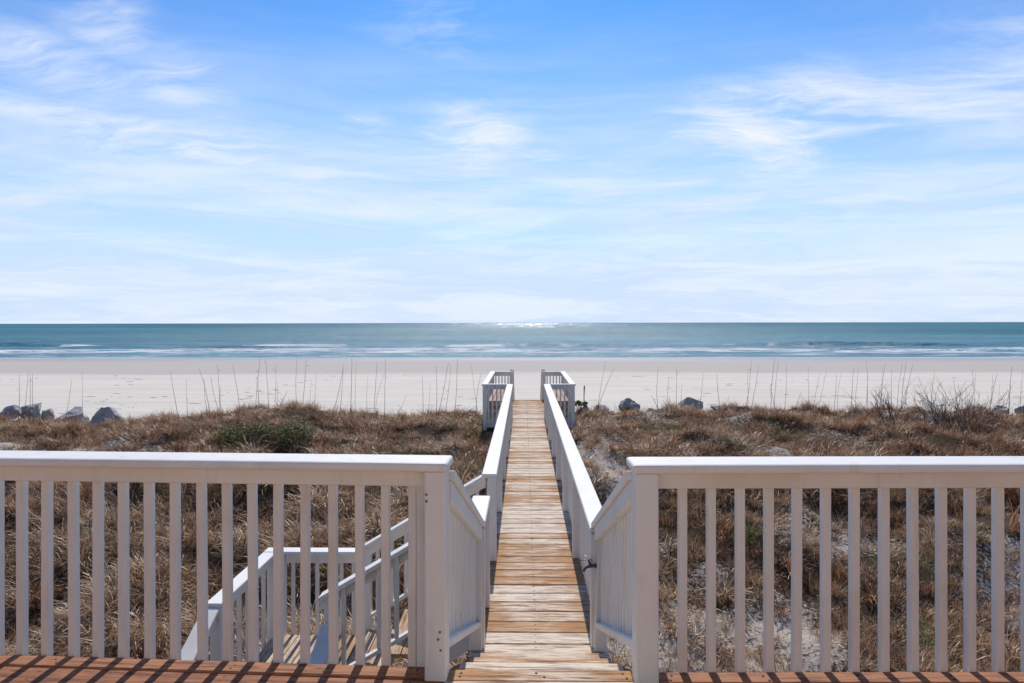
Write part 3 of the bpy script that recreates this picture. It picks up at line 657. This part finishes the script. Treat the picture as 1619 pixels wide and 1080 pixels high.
# stairs from the platform down to the beach
bs = empty('beach_stairs', (0.1, 22, -2.2), 'wooden stairs dropping from the platform to the beach', 'stairs')
for i in range(1, 12): boards_y('tread_board', -0.34, 0.56, [(21.15+(i-1)*0.29, 21.15+i*0.29-0.147), (21.15+(i-1)*0.29+0.147, 21.15+i*0.29)], 0.038, WALK-0.2*i, 'tread', bs)
for x in (-0.37, 0.59):
    slope('stringer', (x, 21.16, WALK-0.06), (x, 24.5, WALK-2.36), 0.04, 0.26, 'beam', bs)
for s, x in ((-1, -0.39), (1, 0.605)):
    slope('cap_rail', (x, 21.47, WALK+0.90), (x, 24.4, WALK-1.12), 0.14, 0.042, 'paint', bs)
    slope('top_rail', (x-s*0.02, 21.47, WALK+0.855), (x-s*0.02, 24.4, WALK-1.165), 0.038, 0.09, 'paint', bs)
    for k in range(4):
        yy = 21.47+k*0.96; zz = WALK+0.90-(yy-21.47)*0.6894
        box('post', x-0.045, x+0.045, yy-0.045, yy+0.045, zz-1.45, zz+(0.025 if k == 0 else -0.045), 'paint', bs)
        if k == 0: box('post_cap', x-0.055, x+0.055, yy-0.055, yy+0.055, zz+0.026, zz+0.05, 'paint', bs)
    for k in range(20):
        yy = 21.6+k*0.14; zz = WALK+0.86-(yy-21.47)*0.6894; box('baluster', x+s*0.002, x+s*0.038, yy-0.018, yy+0.018, zz-0.85, zz-0.01, 'paint', bs)

# side stairs: down to the left from the boardwalk gap to a landing, then towards the house
ss = empty('side_stairs', (-1.0, 6.3, LAND), 'wooden side stairs going down left from the boardwalk', 'stairs')
for i in (1, 2, 3):
    xa = -0.42-0.39*(i-1); z = WALK-0.225*i
    for k in range(3):
        a = xa-0.39+k*0.13; box('tread_board', a+0.004, a+0.126, 5.86, 6.83, z-0.038, z, 'tread', ss)
for yy in (5.835, 6.868): slope('stringer', (-0.43, yy, WALK-0.10), (-1.60, yy, LAND-0.04), 0.036, 0.26, 'paint', ss)
ld = empty('landing', (-2.15, 6.5, LAND), 'lower wooden landing at the foot of the side stairs', 'landing')
nb = 8; x0, x1 = -2.66, -1.60; w = (x1-x0)/nb
for i in range(nb): box('board', x0+i*w+0.004, x0+(i+1)*w-0.004, 5.83, 7.20, LAND-0.036+rng.uniform(-.002, .001), LAND+rng.uniform(-.002, .001), 'tread', ld)
box('rim_joist', x0, x1, 7.16, 7.198, LAND-0.25, LAND-0.04, 'beam', ld); box('rim_joist', x0, x1, 5.86, 5.90, LAND-0.25, LAND-0.04, 'beam', ld)
for x in (x0+0.08, x1-0.08):
    for yy in (5.98, 7.06): box('support_post', x-0.045, x+0.045, yy-0.045, yy+0.045, -3.3, LAND-0.04, 'beam', ld)
gs = empty('ground_stairs', (-2.15, 4.8, LAND-0.6), 'lower wooden stairs descending from the landing under the deck', 'stairs')
for i in range(1, 6): boards_y('tread_board', -2.60, -1.70, [(5.83-0.42*i, 5.83-0.42*i+0.137), (5.83-0.42*i+0.141, 5.83-0.42*i+0.276), (5.83-0.42*i+0.281, 5.83-0.42*i+0.416)], 0.038, LAND-0.205*i, 'tread', gs)
for x in (-2.625, -1.675): slope('stringer', (x, 5.82, LAND-0.07), (x, 3.65, LAND-1.13), 0.036, 0.25, 'paint', gs)
def hand(t, p0, p1, o, n, posts, width=0.145, low=0.74):
    """sloping handrail p0->p1 (top of cap, centre line); o = unit vector to the outside"""
    p0 = Vector(p0); p1 = Vector(p1); o = Vector((*o, 0))
    slope('cap_rail', p0, p1, width, 0.042, 'paint', t, 0.005)
    dz = Vector((0, 0, -0.043)); slope('top_rail', p0+dz-o*0.022, p1+dz-o*0.022, 0.038, 0.09, 'paint', t)
    if low: slope('bottom_rail', p0+Vector((0, 0, -low)), p1+Vector((0, 0, -low)), 0.07, 0.038, 'paint', t)
    for i in range(n):
        k = (i+0.6)/n; p = p0.lerp(p1, k)+o*0.016; box('baluster', p.x-0.018, p.x+0.018, p.y-0.018, p.y+0.018, p.z-low+0.003, p.z-0.045, 'paint', t, 0.0035)
    for k, down in posts:
        p = p0.lerp(p1, k); box('post', p.x-0.046, p.x+0.046, p.y-0.046, p.y+0.046, p.z-down, p.z-0.046, 'paint', t, 0.005)
t = empty('stair_railing', (-1, 6.9, LAND), 'white sloping railing on the seaward side of the side stairs', 'railing')
hand(t, (-0.39, 6.925, WALK+0.875), (-1.70, 6.925, WALK+0.10), (0, 1), 9, ((0.925, 0.95),))
t = empty('stair_railing', (-1, 5.78, LAND), 'white sloping railing on the house side of the side stairs', 'railing')
hand(t, (-0.39, 5.775, WALK+0.875), (-1.74, 5.775, WALK+0.085), (0, -1), 9, ((0.40, 1.25), (0.925, 1.1)))
t = empty('landing_railing', (-2.66, 7.2, LAND), 'white level railing around the corner of the lower landing', 'railing')
rail_run(t, (-1.66, 7.125), (-2.61, 7.125), LAND, (0, -1), 0.15, True, (0.04, 0.905), 0.12, cap1=0.135, height=0.90)
rail_run(t, (-2.605, 5.80), (-2.605, 7.115), LAND, (1, 0), 0.14, True, (0.05, 1.345), 0.12, pitch=0.20, height=0.899)
t = empty('stair_railing', (-2.67, 5.0, LAND-0.5), 'white railing dropping from the landing corner on the left', 'railing')
hand(t, (-2.675, 5.795, LAND+0.872), (-2.675, 3.75, LAND-0.10), (-1, 0), 14, ((0.96, 1.0),), 0.14)
t = empty('stair_railing', (-1.67, 5.0, LAND-0.5), 'white railing dropping towards the house from the near newel post', 'railing')
hand(t, (-1.64, 5.715, LAND+0.775), (-1.64, 3.75, LAND-0.16), (1, 0), 14, ((0.96, 1.0),), 0.14)

# tap on the right step post
tp = empty('water_tap', (0.50, 5.04, -0.30), 'small dark metal water tap fixed to the white post', 'tap')
q = Vector((0.510, 5.03, -0.300))
def tubepart(name, pts, rad, m, sides=10):
    V = []; F = []; tube_into(V, F, [Vector(p) for p in pts], rad, sides); return link(name, mesh_of(name, V, F, m, True), tp, Matrix.Translation(q))
tubepart('body', [(0.03, 0.0, 0.0), (0.012, 0, 0), (0.008, 0, 0), (-0.03, 0, 0), (-0.045, 0, -0.004), (-0.066, 0, -0.018), (-0.074, 0, -0.038)], [0.016, 0.016, 0.0125, 0.0125, 0.012, 0.010, 0.0095], 'galv')
tubepart('stem', [(-0.026, 0, 0.008), (-0.034, 0, 0.03), (-0.042, 0, 0.052)], [0.011, 0.008, 0.005], 'galv')
tubepart('handle', [(-0.066, 0, 0.075), (-0.042, 0, 0.052), (-0.012, 0, 0.040)], [0.005, 0.006, 0.005], 'steel', 8)
tubepart('pipe', [(0.035, 0.02, 0.052), (-0.06, 0.02, 0.040), (-0.145, 0.02, 0.032)], [0.004, 0.004, 0.004], 'galv', 8)

# ------------------------------------------------------------------ rocks
def rock(name, label, p, sx, sy, sz, seed, group='boulders along the seaward edge of the dune'):
    bm = bmesh.new(); bmesh.ops.create_icosphere(bm, subdivisions=4, radius=1.0); r = random.Random(seed)
    cuts = [(Vector((r.gauss(0, 1), r.gauss(0, 1), r.gauss(0.1, 0.8))).normalized(), r.uniform(0.48, 0.82)) for _ in range(16)]
    off = Vector((seed*3.7, seed*1.3, 0))
    for v in bm.verts:
        c = v.co.copy()
        for n, d in cuts:
            e = c.dot(n)-d
            if e > 0: c -= n*e
        c += c.normalized()*(noise.fractal(c*1.7+off, 1.0, 2.0, 4)*0.13+noise.noise(c*9+off)*0.02)
        v.co = Vector((c.x*sx, c.y*sy, c.z*sz))
    me = bpy.data.meshes.new(name); bm.to_mesh(me); bm.free(); me.materials.append(M['rock'])
    o = link(name, me, None, Matrix.Translation(p) @ Matrix.Rotation(r.uniform(-0.4, 0.4), 4, 'Z') @ Matrix.Rotation(r.uniform(-.25, .25), 4, 'Y')); return tag(o, label, 'rock', group)
#        px, py(centre) , Y, half-width px, half-height px, label
ROCKS = [(163, 661, 19.9, 34, 19, 'large dark grey boulder, biggest of those left of the grass ridge'),
 (101, 658, 20.2, 27, 14, 'pale patched boulder just left of the biggest dark boulder'),
 (67, 652, 20.6, 11, 9, 'small brown rock between two pale boulders at left'),
 (38, 648, 20.8, 27, 16, 'pale boulder with dark outline, second from the left edge'),
 (6, 650, 20.4, 20, 10, 'flat whitish boulder at the left edge of the picture'),
 (127, 662, 20.9, 8, 8, 'tiny pale rock in the gap beside the biggest boulder'),
 (746, 658, 20.4, 12, 14, 'small grey pointed rock left of the far platform'),
 (923, 654, 20.2, 15, 11, 'rounded grey boulder right beside the platform railing'),
 (962, 657, 19.9, 14, 7, 'low pale flat rock between the platform and the mossy boulder'),
 (995, 645, 20.6, 23, 13, 'rounded boulder with green weeds right of the platform'),
 (948, 649, 20.9, 17, 8, 'brownish low boulder behind the flat pale rock'),
 (1092, 641, 20.8, 23, 13, 'pale grey boulder with a sloping top right of the platform'),
 (1143, 647, 20.5, 22, 8, 'long low dark boulder right of the sloping pale one'),
 (1030, 652, 20.0, 10, 6, 'small grey stone between the mossy and the sloping pale boulders'),
 (1180, 651, 20.2, 13, 6, 'small buried stone right of the long low boulder'),
 (1232, 652, 20.0, 9, 5, 'tiny pale stone half buried in the right ridge'),
 (1297, 650, 20.3, 12, 7, 'small grey rock peeking from the grass at right centre'),
 (1440, 648, 20.0, 18, 9, 'dark boulder behind the bare shrub at right'),
 (1372, 650, 20.4, 12, 7, 'small pale rock left of the bare shrub'),
 (1572, 648, 20.3, 17, 10, 'dark streaked boulder right of the bare shrub'),
 (1608, 650, 20.6, 15, 11, 'pale boulder at the right edge of the picture'),
 (1545, 652, 20.8, 12, 7, 'small pale rock beside the dark streaked boulder at right')]
for i, (px, py, Y, hw, hh, lb) in enumerate(ROCKS):
    c = at(px, py, Y); k = Y/1080; rock('boulder', lb, c-Vector((0, 0, (0.34 if px < 300 else 0.10)*hh*k)), hw*k*1.08, max(hw, hh)*k*0.95, hh*k*1.35, i+3)

# ------------------------------------------------------------------ vegetation
def blade(V, F, B, base, az, el, ln, w, droop, tint, seg=5, curl=0.0):
    d = Vector((math.cos(az), math.sin(az), 0)); s = Vector((-d.y, d.x, 0)); p = Vector(base); b = len(V); a = el
    for i in range(seg+1):
        t = i/seg; ww = w*(1-t**1.6)+0.0006; V.append(p-s*ww/2); V.append(p+s*ww/2); B += [tint, tint]
        p = p+(d*math.cos(a)+Vector((0, 0, math.sin(a)))+s*curl*t)*ln/seg; a -= droop/seg*(0.5+t)
    for i in range(seg): F.append((b+2*i, b+2*i+1, b+2*i+3, b+2*i+2))
def leaf_mesh(name, V, F, B, m):
    me = mesh_of(name, V, F, m); a = me.attributes.new('blade', 'FLOAT_VECTOR', 'POINT'); a.data.foreach_set('vector', [q for b in B for q in (b, b, b)]); return me
PROTO = bpy.data.collections.new('grass_prototypes')
def tuft(kind, seed):
    r = random.Random(seed); V = []; F = []; B = []
    if kind == 'long':
        for i in range(46):
            a = r.uniform(0, 6.283); q = abs(r.gauss(0, 0.075)); az = a+r.gauss(0, 1.1)
            blade(V, F, B, (q*math.cos(a), q*math.sin(a), -0.03), az, r.uniform(0.55, 1.5), r.uniform(0.20, 0.58), r.uniform(0.006, 0.015), r.uniform(0.6, 3.8), r.random()**1.3, 5, r.gauss(0, 0.7))
        for i in range(22):     # broken thatch lying at the foot
            a = r.uniform(0, 6.283); blade(V, F, B, (r.gauss(0, 0.1), r.gauss(0, 0.1), 0.02), a, r.uniform(0.0, 0.5), r.uniform(0.15, 0.4), 0.006, r.uniform(-0.2, 0.9), r.random(), 3, r.gauss(0, 0.3))
    else:
        for i in range(54):
            a = r.uniform(0, 6.283); q = abs(r.gauss(0, 0.10)); az = a+r.gauss(0, 0.9)
            blade(V, F, B, (q*math.cos(a), q*math.sin(a), -0.02), az, r.uniform(0.4, 1.5), r.uniform(0.09, 0.28), r.uniform(0.005, 0.011), r.uniform(0.1, 1.9), r.random()**1.2, 3, r.gauss(0, 0.4))
    o = bpy.data.objects.new('tuft_'+kind, leaf_mesh('tuft', V, F, B, kind)); return o
def proto_col(kind, n, s0):
    c = bpy.data.collections.new('tufts_'+kind)
    for i in range(n): c.objects.link(tuft(kind, s0+i))
    return c
def scatter(name, pts, col, nvar, label):
    me = bpy.data.meshes.new(name); me.from_pydata([p[0] for p in pts], [], [])
    for an, ty, k in (('rot', 'FLOAT_VECTOR', 1), ('scl', 'FLOAT_VECTOR', 2), ('tone', 'FLOAT', 3), ('var', 'INT', 4)):
        a = me.attributes.new(an, ty, 'POINT')
        a.data.foreach_set('vector' if 'VECTOR' in ty else 'value', [q for p in pts for q in p[k]] if 'VECTOR' in ty else [p[k] for p in pts])
    o = link(name, me); g = bpy.data.node_groups.new(name, 'GeometryNodeTree')
    g.interface.new_socket('Geometry', in_out='INPUT', socket_type='NodeSocketGeometry'); g.interface.new_socket('Geometry', in_out='OUTPUT', socket_type='NodeSocketGeometry')
    N = g.nodes.new; L = g.links.new; gi = N('NodeGroupInput'); go = N('NodeGroupOutput'); ip = N('GeometryNodeInstanceOnPoints'); ci = N('GeometryNodeCollectionInfo')
    ci.inputs[0].default_value = col; ci.inputs['Separate Children'].default_value = True; ci.inputs['Reset Children'].default_value = True
    def na(n, ty):
        q = N('GeometryNodeInputNamedAttribute'); q.data_type = ty; q.inputs[0].default_value = n; return q.outputs[0]
    L(gi.outputs[0], ip.inputs['Points']); L(ci.outputs[0], ip.inputs['Instance']); ip.inputs['Pick Instance'].default_value = True
    L(na('var', 'INT'), ip.inputs['Instance Index'])
    e2r = N('FunctionNodeEulerToRotation'); L(na('rot', 'FLOAT_VECTOR'), e2r.inputs[0]); L(e2r.outputs[0], ip.inputs['Rotation']); L(na('scl', 'FLOAT_VECTOR'), ip.inputs['Scale'])
    L(ip.outputs[0], go.inputs[0])
    md = o.modifiers.new('scatter', 'NODES'); md.node_group = g
    return tag(o, label, 'grass', None, 'stuff')
def blocked(x, y):
    if -0.50 < x < 0.72 and 3 < y < 24.6: return True
    if -1.2 < x < 1.42 and 16.7 < y < 21.6: return True
    if -2.85 < x < -0.4 and y < 7.35: return True
    return y < 6.6
rg = random.Random(21); longp = []; shortp = []
SHRUB = [(-6.55, 16.9, 1.35, 0.75)]
def tone(x, y): return 0.5+0.75*noise.fractal(Vector((x*0.8, y*0.8, 4.0)), 0.8, 2.0, 3)
def try_point(kind):
    while True:
        y = rg.uniform(6.6, 22.2); x = rg.uniform(-1, 1)*(y*0.80+1.5)
        if not blocked(x, y): return x, y
for i in range(11500):
    x, y = try_point('long'); b = bare(x, y); near_right = max(0.0, min(1, x/0.8))*max(0.0, min(1, (14.0-y)/1.5))
    clump = noise.noise(Vector((x*1.25, y*1.25, 20)))
    if rg.random() > (1-b*1.5)*(0.58+1.5*clump)*(1-0.93*near_right): continue
    s = rg.uniform(0.62, 1.12)*(1.0+0.55*clump)*(0.80 if y > 14.5 else 1.18)
    tn = tone(x, y)-(0.45 if y > 14.2 else 0)-(0.2 if x > 0 else 0)
    if y > 13.5 and noise.noise(Vector((x*0.55, y*0.8, 61))) > 0.36 and rg.random() < 0.6: tn = 2.0
    longp.append(((x, y, ground_z(x, y)), (rg.gauss(0, 0.12), rg.gauss(0, 0.12), rg.uniform(0, 6.28)), (s, s, s*rg.uniform(0.7, 1.05)), (tn if tn == 2.0 else min(tn, 1.3)), rg.randrange(7)))
for i in range(13000):
    x, y = try_point('short'); b = bare(x, y)
    p = (1.0-b*1.15)*(0.95 if x > 0.5 and y < 15 else 0.40)*(0.8+0.9*noise.noise(Vector((x*2.1, y*2.1, 33))))
    if rg.random() > p: continue
    s = rg.uniform(0.55, 1.15)*(0.75 if b > 0.55 else 1.0); tn = tone(x+5, y)
    if x > 0.5 and noise.noise(Vector((x*1.6, y*1.6, 50))) > 0.42 and rg.random() < 0.55: tn = 2.0
    shortp.append(((x, y, ground_z(x, y)), (rg.gauss(0, 0.15), rg.gauss(0, 0.15), rg.uniform(0, 6.28)), (s, s, s*rg.uniform(0.7, 1.2)), tn, rg.randrange(6)))
scatter('dune_grass', longp, proto_col('long', 7, 100), 7, 'long arching straw coloured dune grass in tangled tufts')
scatter('short_grass', shortp, proto_col('short', 6, 300), 6, 'short wiry reddish brown grass between patches of sand')

# dry litter sticks and seed husks on the bare sand
V = []; F = []; rl = random.Random(8)
for i in range(900):
    x = rl.uniform(0.9, 9); y = rl.uniform(7, 14)
    if bare(x, y) < 0.35: continue
    a = rl.uniform(0, 3.14); l = rl.uniform(0.03, 0.16)*(2.0 if rl.random() < 0.06 else 1); p = Vector((x, y, ground_z(x, y)+0.015)); d = Vector((math.cos(a), math.sin(a), rl.gauss(0, .12)))*l; r_ = rl.uniform(0.003, 0.007)
    tube_into(V, F, [p-d, p+d*0.1+Vector((0, 0, rl.uniform(0, .01))), p+d], [r_, r_, r_*0.6], 4)
tag(link('dead_stalk_litter', mesh_of('dead_stalk_litter', V, F, 'drift')), 'broken grey stalks scattered on the bare sand', 'litter', None, 'stuff')

# sea oat stalks standing above the ridge
STALKS = [(20, 592, 0), (34, 588, 4), (37, 592, 6), (42, 590, -1), (104, 600, 10), (122, 588, -1), (112, 640, 2), (265, 586, -12), (290, 600, -3), (312, 583, -16), (320, 600, -10), (330, 592, -12), (340, 576, -5), (345, 610, 2),
 (365, 575, -11), (388, 640, 10), (403, 598, 0), (409, 563, 0), (417, 560, -6), (434, 577, 2), (436, 605, 8), (468, 562, -1), (482, 565, 3), (490, 600, 0), (498, 590, 5), (450, 618, 30), (540, 580, 12), (541, 576, 5), (555, 562, 3), (562, 573, 0), (581, 593, -1), (595, 572, 4), (608, 568, 1), (606, 590, 9), (667, 593, 0), (680, 605, 4),
 (689, 578, -1), (708, 572, 12), (712, 576, 8), (723, 566, 4), (745, 573, -8), (760, 590, 6), (640, 625, 28), (630, 640, -22),
 (956, 572, 10), (968, 583, 22), (1040, 580, 0), (1056, 597, 5), (1068, 583, -1), (1078, 605, 0), (1110, 592, 8), (1132, 592, -5), (1180, 585, 2), (1184, 570, 8), (1196, 578, 12), (1222, 566, 5), (1227, 572, 2), (1240, 575, 5), (1262, 620, 18), (1274, 577, 0), (1292, 590, 10), (1302, 585, 12), (1318, 592, 3),
 (1325, 588, 8), (1345, 582, 5), (1352, 580, 7), (1364, 571, 4), (1367, 590, 1), (1389, 578, 3), (1394, 575, 6), (1404, 586, 2), (1420, 575, 7), (1426, 573, 8), (1437, 576, 10), (1500, 600, -6), (1528, 585, 2), (1533, 590, 4), (1560, 592, 4), (1567, 590, 7), (1590, 580, 3), (1606, 585, 2), (1612, 610, 5),
 (1150, 625, 24), (1215, 610, -14), (1380, 610, -18), (1470, 588, 4), (1030, 625, -20)]
ZONES = [(80, 'behind the boulders at the left edge'), (200, 'over the biggest dark boulder'), (330, 'left of the green shrub'), (385, 'above the left end of the green shrub'), (445, 'above the middle of the green shrub'), (520, 'above the right end of the green shrub'), (620, 'midway from the shrub to the platform'), (700, 'on the low ridge left of the platform'), (800, 'closest to the platform on its left'),
 (1000, 'closest to the platform on its right'), (1120, 'around the sloping pale boulder'), (1210, 'right of the long low boulder'), (1285, 'on the middle of the right ridge'), (1350, 'left of the small pale rock at right'), (1400, 'above the small pale rock at right'), (1480, 'left of the bare twiggy shrub'), (1550, 'above the bare twiggy shrub'), (1700, 'at the right edge of the ridge')]
NUM = ['first', 'second', 'third', 'fourth', 'fifth', 'sixth', 'seventh', 'eighth', 'ninth', 'tenth', 'eleventh', 'twelfth']
ZONE_OF = {}; seen = {}
for i in sorted(range(len(STALKS)), key=lambda q: STALKS[q][0]):
    zn = next(z for lim, z in ZONES if STALKS[i][0] < lim); seen[zn] = seen.get(zn, -1)+1; ZONE_OF[i] = (zn, NUM[seen[zn]])
rs = random.Random(77)
for i, (px, py, lean) in enumerate(STALKS):
    Y = rs.uniform(18.3, 19.8); top = at(px, py, Y); ln = lean/90*1.3
    H = max(0.55, top.z-ground_z(top.x, Y)); base = Vector((top.x-math.tan(R(lean))*H*0.9, Y+rs.gauss(0, 0.1), 0)); base.z = ground_z(base.x, base.y)-0.05
    n = 7; pts = []; bend = rs.gauss(0, 0.03)
    for k in range(n+1):
        q = k/n; p = base.lerp(top, q); p.x += bend*math.sin(q*3.14)+rs.gauss(0, 0.004)+(0.03*lean/20)*(q**3); pts.append(p-base)
    V = []; F = []; r0 = rs.uniform(0.0048, 0.0085)*(1.7 if px == 555 else 1); tube_into(V, F, pts, [r0*(1-0.62*k/n) for k in range(n+1)], 5)
    if rs.random() < 0.45:      # remains of the seed head or a withered leaf at a node
        k = rs.choice((4, 5, 6)); p = pts[k]; a = rs.choice((-1, 1)); e = p+Vector((a*rs.uniform(.03, .12), 0, rs.uniform(-.10, .10))); tube_into(V, F, [p, (p+e)/2+Vector((0, 0, .02)), e], [0.003, 0.005, 0.001], 4)
    side = 'left' if px < 800 else 'right'; zone, num = ZONE_OF[i]
    o = link('sea_oat_stalk', mesh_of('sea_oat_stalk', V, F, 'stalk', True), None, Matrix.Translation(base))
    lb = '%s dry stalk from the left among those %s' % (num, zone)
    tag(o, lb, 'stalk', 'sea oat stalks %s of the boardwalk' % side)

# evergreen shrub and small green plants
def shrub(name, label, c, rx, ry, rz, n, seed, m='leaf', lsz=0.035, cat='shrub'):
    r = random.Random(seed); t = empty(name, c, label, cat); V = []; F = []; B = []
    lobes = [(Vector((r.uniform(-0.75, 0.75)*rx, r.uniform(-0.6, 0.6)*ry, r.uniform(0.25, 0.62)*rz)), r.uniform(0.28, 0.5)) for _ in range(max(5, int(13*rx)))]
    for i in range(n):
        lc, lr = r.choice(lobes); d = Vector((r.gauss(0, 1), r.gauss(0, 1), r.gauss(0.25, 1))).normalized(); rad = lr*min(rx, 1.0)*r.uniform(0.55, 1.08)
        p = lc+Vector((d.x*rad, d.y*rad, d.z*rad*0.75))
        if p.z < 0: continue
        nrm = (d+Vector((r.gauss(0, .6), r.gauss(0, .6), r.gauss(0.3, .6)))).normalized(); u = nrm.orthogonal().normalized(); u.rotate(Matrix.Rotation(r.uniform(0, 6.28), 3, nrm)); w = nrm.cross(u); s = lsz*r.uniform(0.6, 1.3)
        b = len(V); V += [p-u*s, p+w*s*0.42, p+u*s, p-w*s*0.42]; F.append((b, b+1, b+2, b+3)); q = r.random()**1.5; B += [q]*4
    link('foliage', leaf_mesh('foliage', V, F, B, m), t)
    V = []; F = []
    for lc, lr in lobes: tube_into(V, F, [Vector((lc.x*0.25, lc.y*0.25, -0.1)), lc*0.6, lc], [0.014, 0.009, 0.004], 5)
    link('stems', mesh_of('stems', V, F, 'twig'), t); return t
gz = lambda x, y: Vector((x, y, ground_z(x, y)))
shrub('evergreen_shrub', 'low dark green evergreen shrub on the left dune ridge', gz(-5.85, 15.3)+Vector((0, 0, -0.12)), 1.10, 0.7, 0.66, 5200, 4)
shrub('green_plant', 'small green bushy plant right beside the platform railing', at(920, 643, 20.0)-Vector((0, 0, 0.05)), 0.22, 0.2, 0.32, 500, 6, lsz=0.028, cat='plant')
shrub('green_plant', 'small yellow green weed growing over the mossy boulder', at(992, 652, 20.0), 0.25, 0.2, 0.26, 420, 7, lsz=0.026, cat='plant')

def twig_shrub(name, label, base, seed, H, n0, spread):
    r = random.Random(seed); t = empty(name, base, label, 'shrub'); parts = []
    def grow(V, F, p, d, ln, rad, depth):
        pts = [p]; q = p; dd = d.copy(); n = 4
        for k in range(n):
            dd = (dd+Vector((r.gauss(0, .16), r.gauss(0, .16), r.gauss(0.04, .10)))).normalized(); q = q+dd*ln/n; pts.append(q)
        tube_into(V, F, pts, [rad*(1-0.5*k/n) for k in range(n+1)], 4)
        if depth:
            for k in range(r.randint(3, 5)):
                i = r.randint(1, n); nd = (dd+Vector((r.gauss(0, .55), r.gauss(0, .55), r.gauss(0.25, .35)))).normalized(); grow(V, F, pts[i], nd, ln*r.uniform(0.4, 0.72), rad*0.55, depth-1)
    for i in range(n0):
        V = []; F = []; a = r.uniform(0, 6.28); d = Vector((math.cos(a)*spread, math.sin(a)*spread*0.6, 1)).normalized()
        grow(V, F, Vector((r.gauss(0, .25), r.gauss(0, .15), -0.05)), d, H*r.uniform(0.45, 0.8), r.uniform(0.007, 0.011), 2)
        link('branch', mesh_of('branch', V, F, 'twig'), t)
    return t
twig_shrub('bare_shrub', 'bare grey twiggy shrub rising above the right deck railing', gz(10.4, 16.6), 3, 1.25, 34, 1.1)
twig_shrub('bare_shrub', 'thin leafless bush leaning left of the twiggy shrub', gz(8.9, 16.8), 9, 1.05, 11, 0.8)

# ------------------------------------------------------------------ small things on the beach
V = []; F = []; rb = random.Random(31)
for i in range(420):        # wrack lines: flecks of dead reed left by the tide
    ln = rb.choice((44, 47, 51, 56, 63, 70, 76)); y = ln+rb.gauss(0, 1.6)+3*noise.noise(Vector((i*0.01, ln, 0))); x = rb.uniform(-1, 1)*(y*0.8)
    if noise.noise(Vector((x*0.12, ln, 4))) < 0.08: continue
    z = beach_z(x, y)+0.01; l = rb.uniform(0.05, 0.38)*(1.8 if rb.random() < 0.1 else 1); a = rb.gauss(0, 0.25)
    d = Vector((math.cos(a), math.sin(a)*0.6, 0))*l; p = Vector((x, y, z)); r_ = rb.uniform(0.006, 0.020)
    tube_into(V, F, [p-d, p+Vector((0, 0, .01)), p+d], [r_*0.5, r_, r_*0.4], 4)
tag(link('beach_wrack', mesh_of('beach_wrack', V, F, 'wrack')), 'dark flecks of dead reed strewn in lines on the beach', 'wrack', None, 'stuff')
def stick(name, label, pts, rad, m, cat):
    c = Vector(pts[0]); V = []; F = []; tube_into(V, F, [Vector(p)-c for p in pts], rad, 6); return tag(link(name, mesh_of(name, V, F, m, True), None, Matrix.Translation(c)), label, cat)
b0 = at(737, 629, 40); b0.z = beach_z(b0.x, b0.y)
stick('driftwood_branch', 'dark forked driftwood branch sticking up from the beach left of the platform', [b0, b0+Vector((0.12, 0, 0.16)), b0+Vector((0.20, 0, 0.30)), b0+Vector((0.38, 0, 0.42))], [0.05, 0.07, 0.05, 0.02], 'wrack', 'driftwood')
s0 = at(923, 634, 21.5); s0.z = ground_z(s0.x, s0.y)-0.2
stick('wooden_stake', 'short thin dark stake standing right of the far platform', [s0, at(923, 625, 21.5), at(923.5, 612, 21.5), at(923.7, 610, 21.5)], [0.016, 0.015, 0.022, 0.014], 'twig', 'stake')
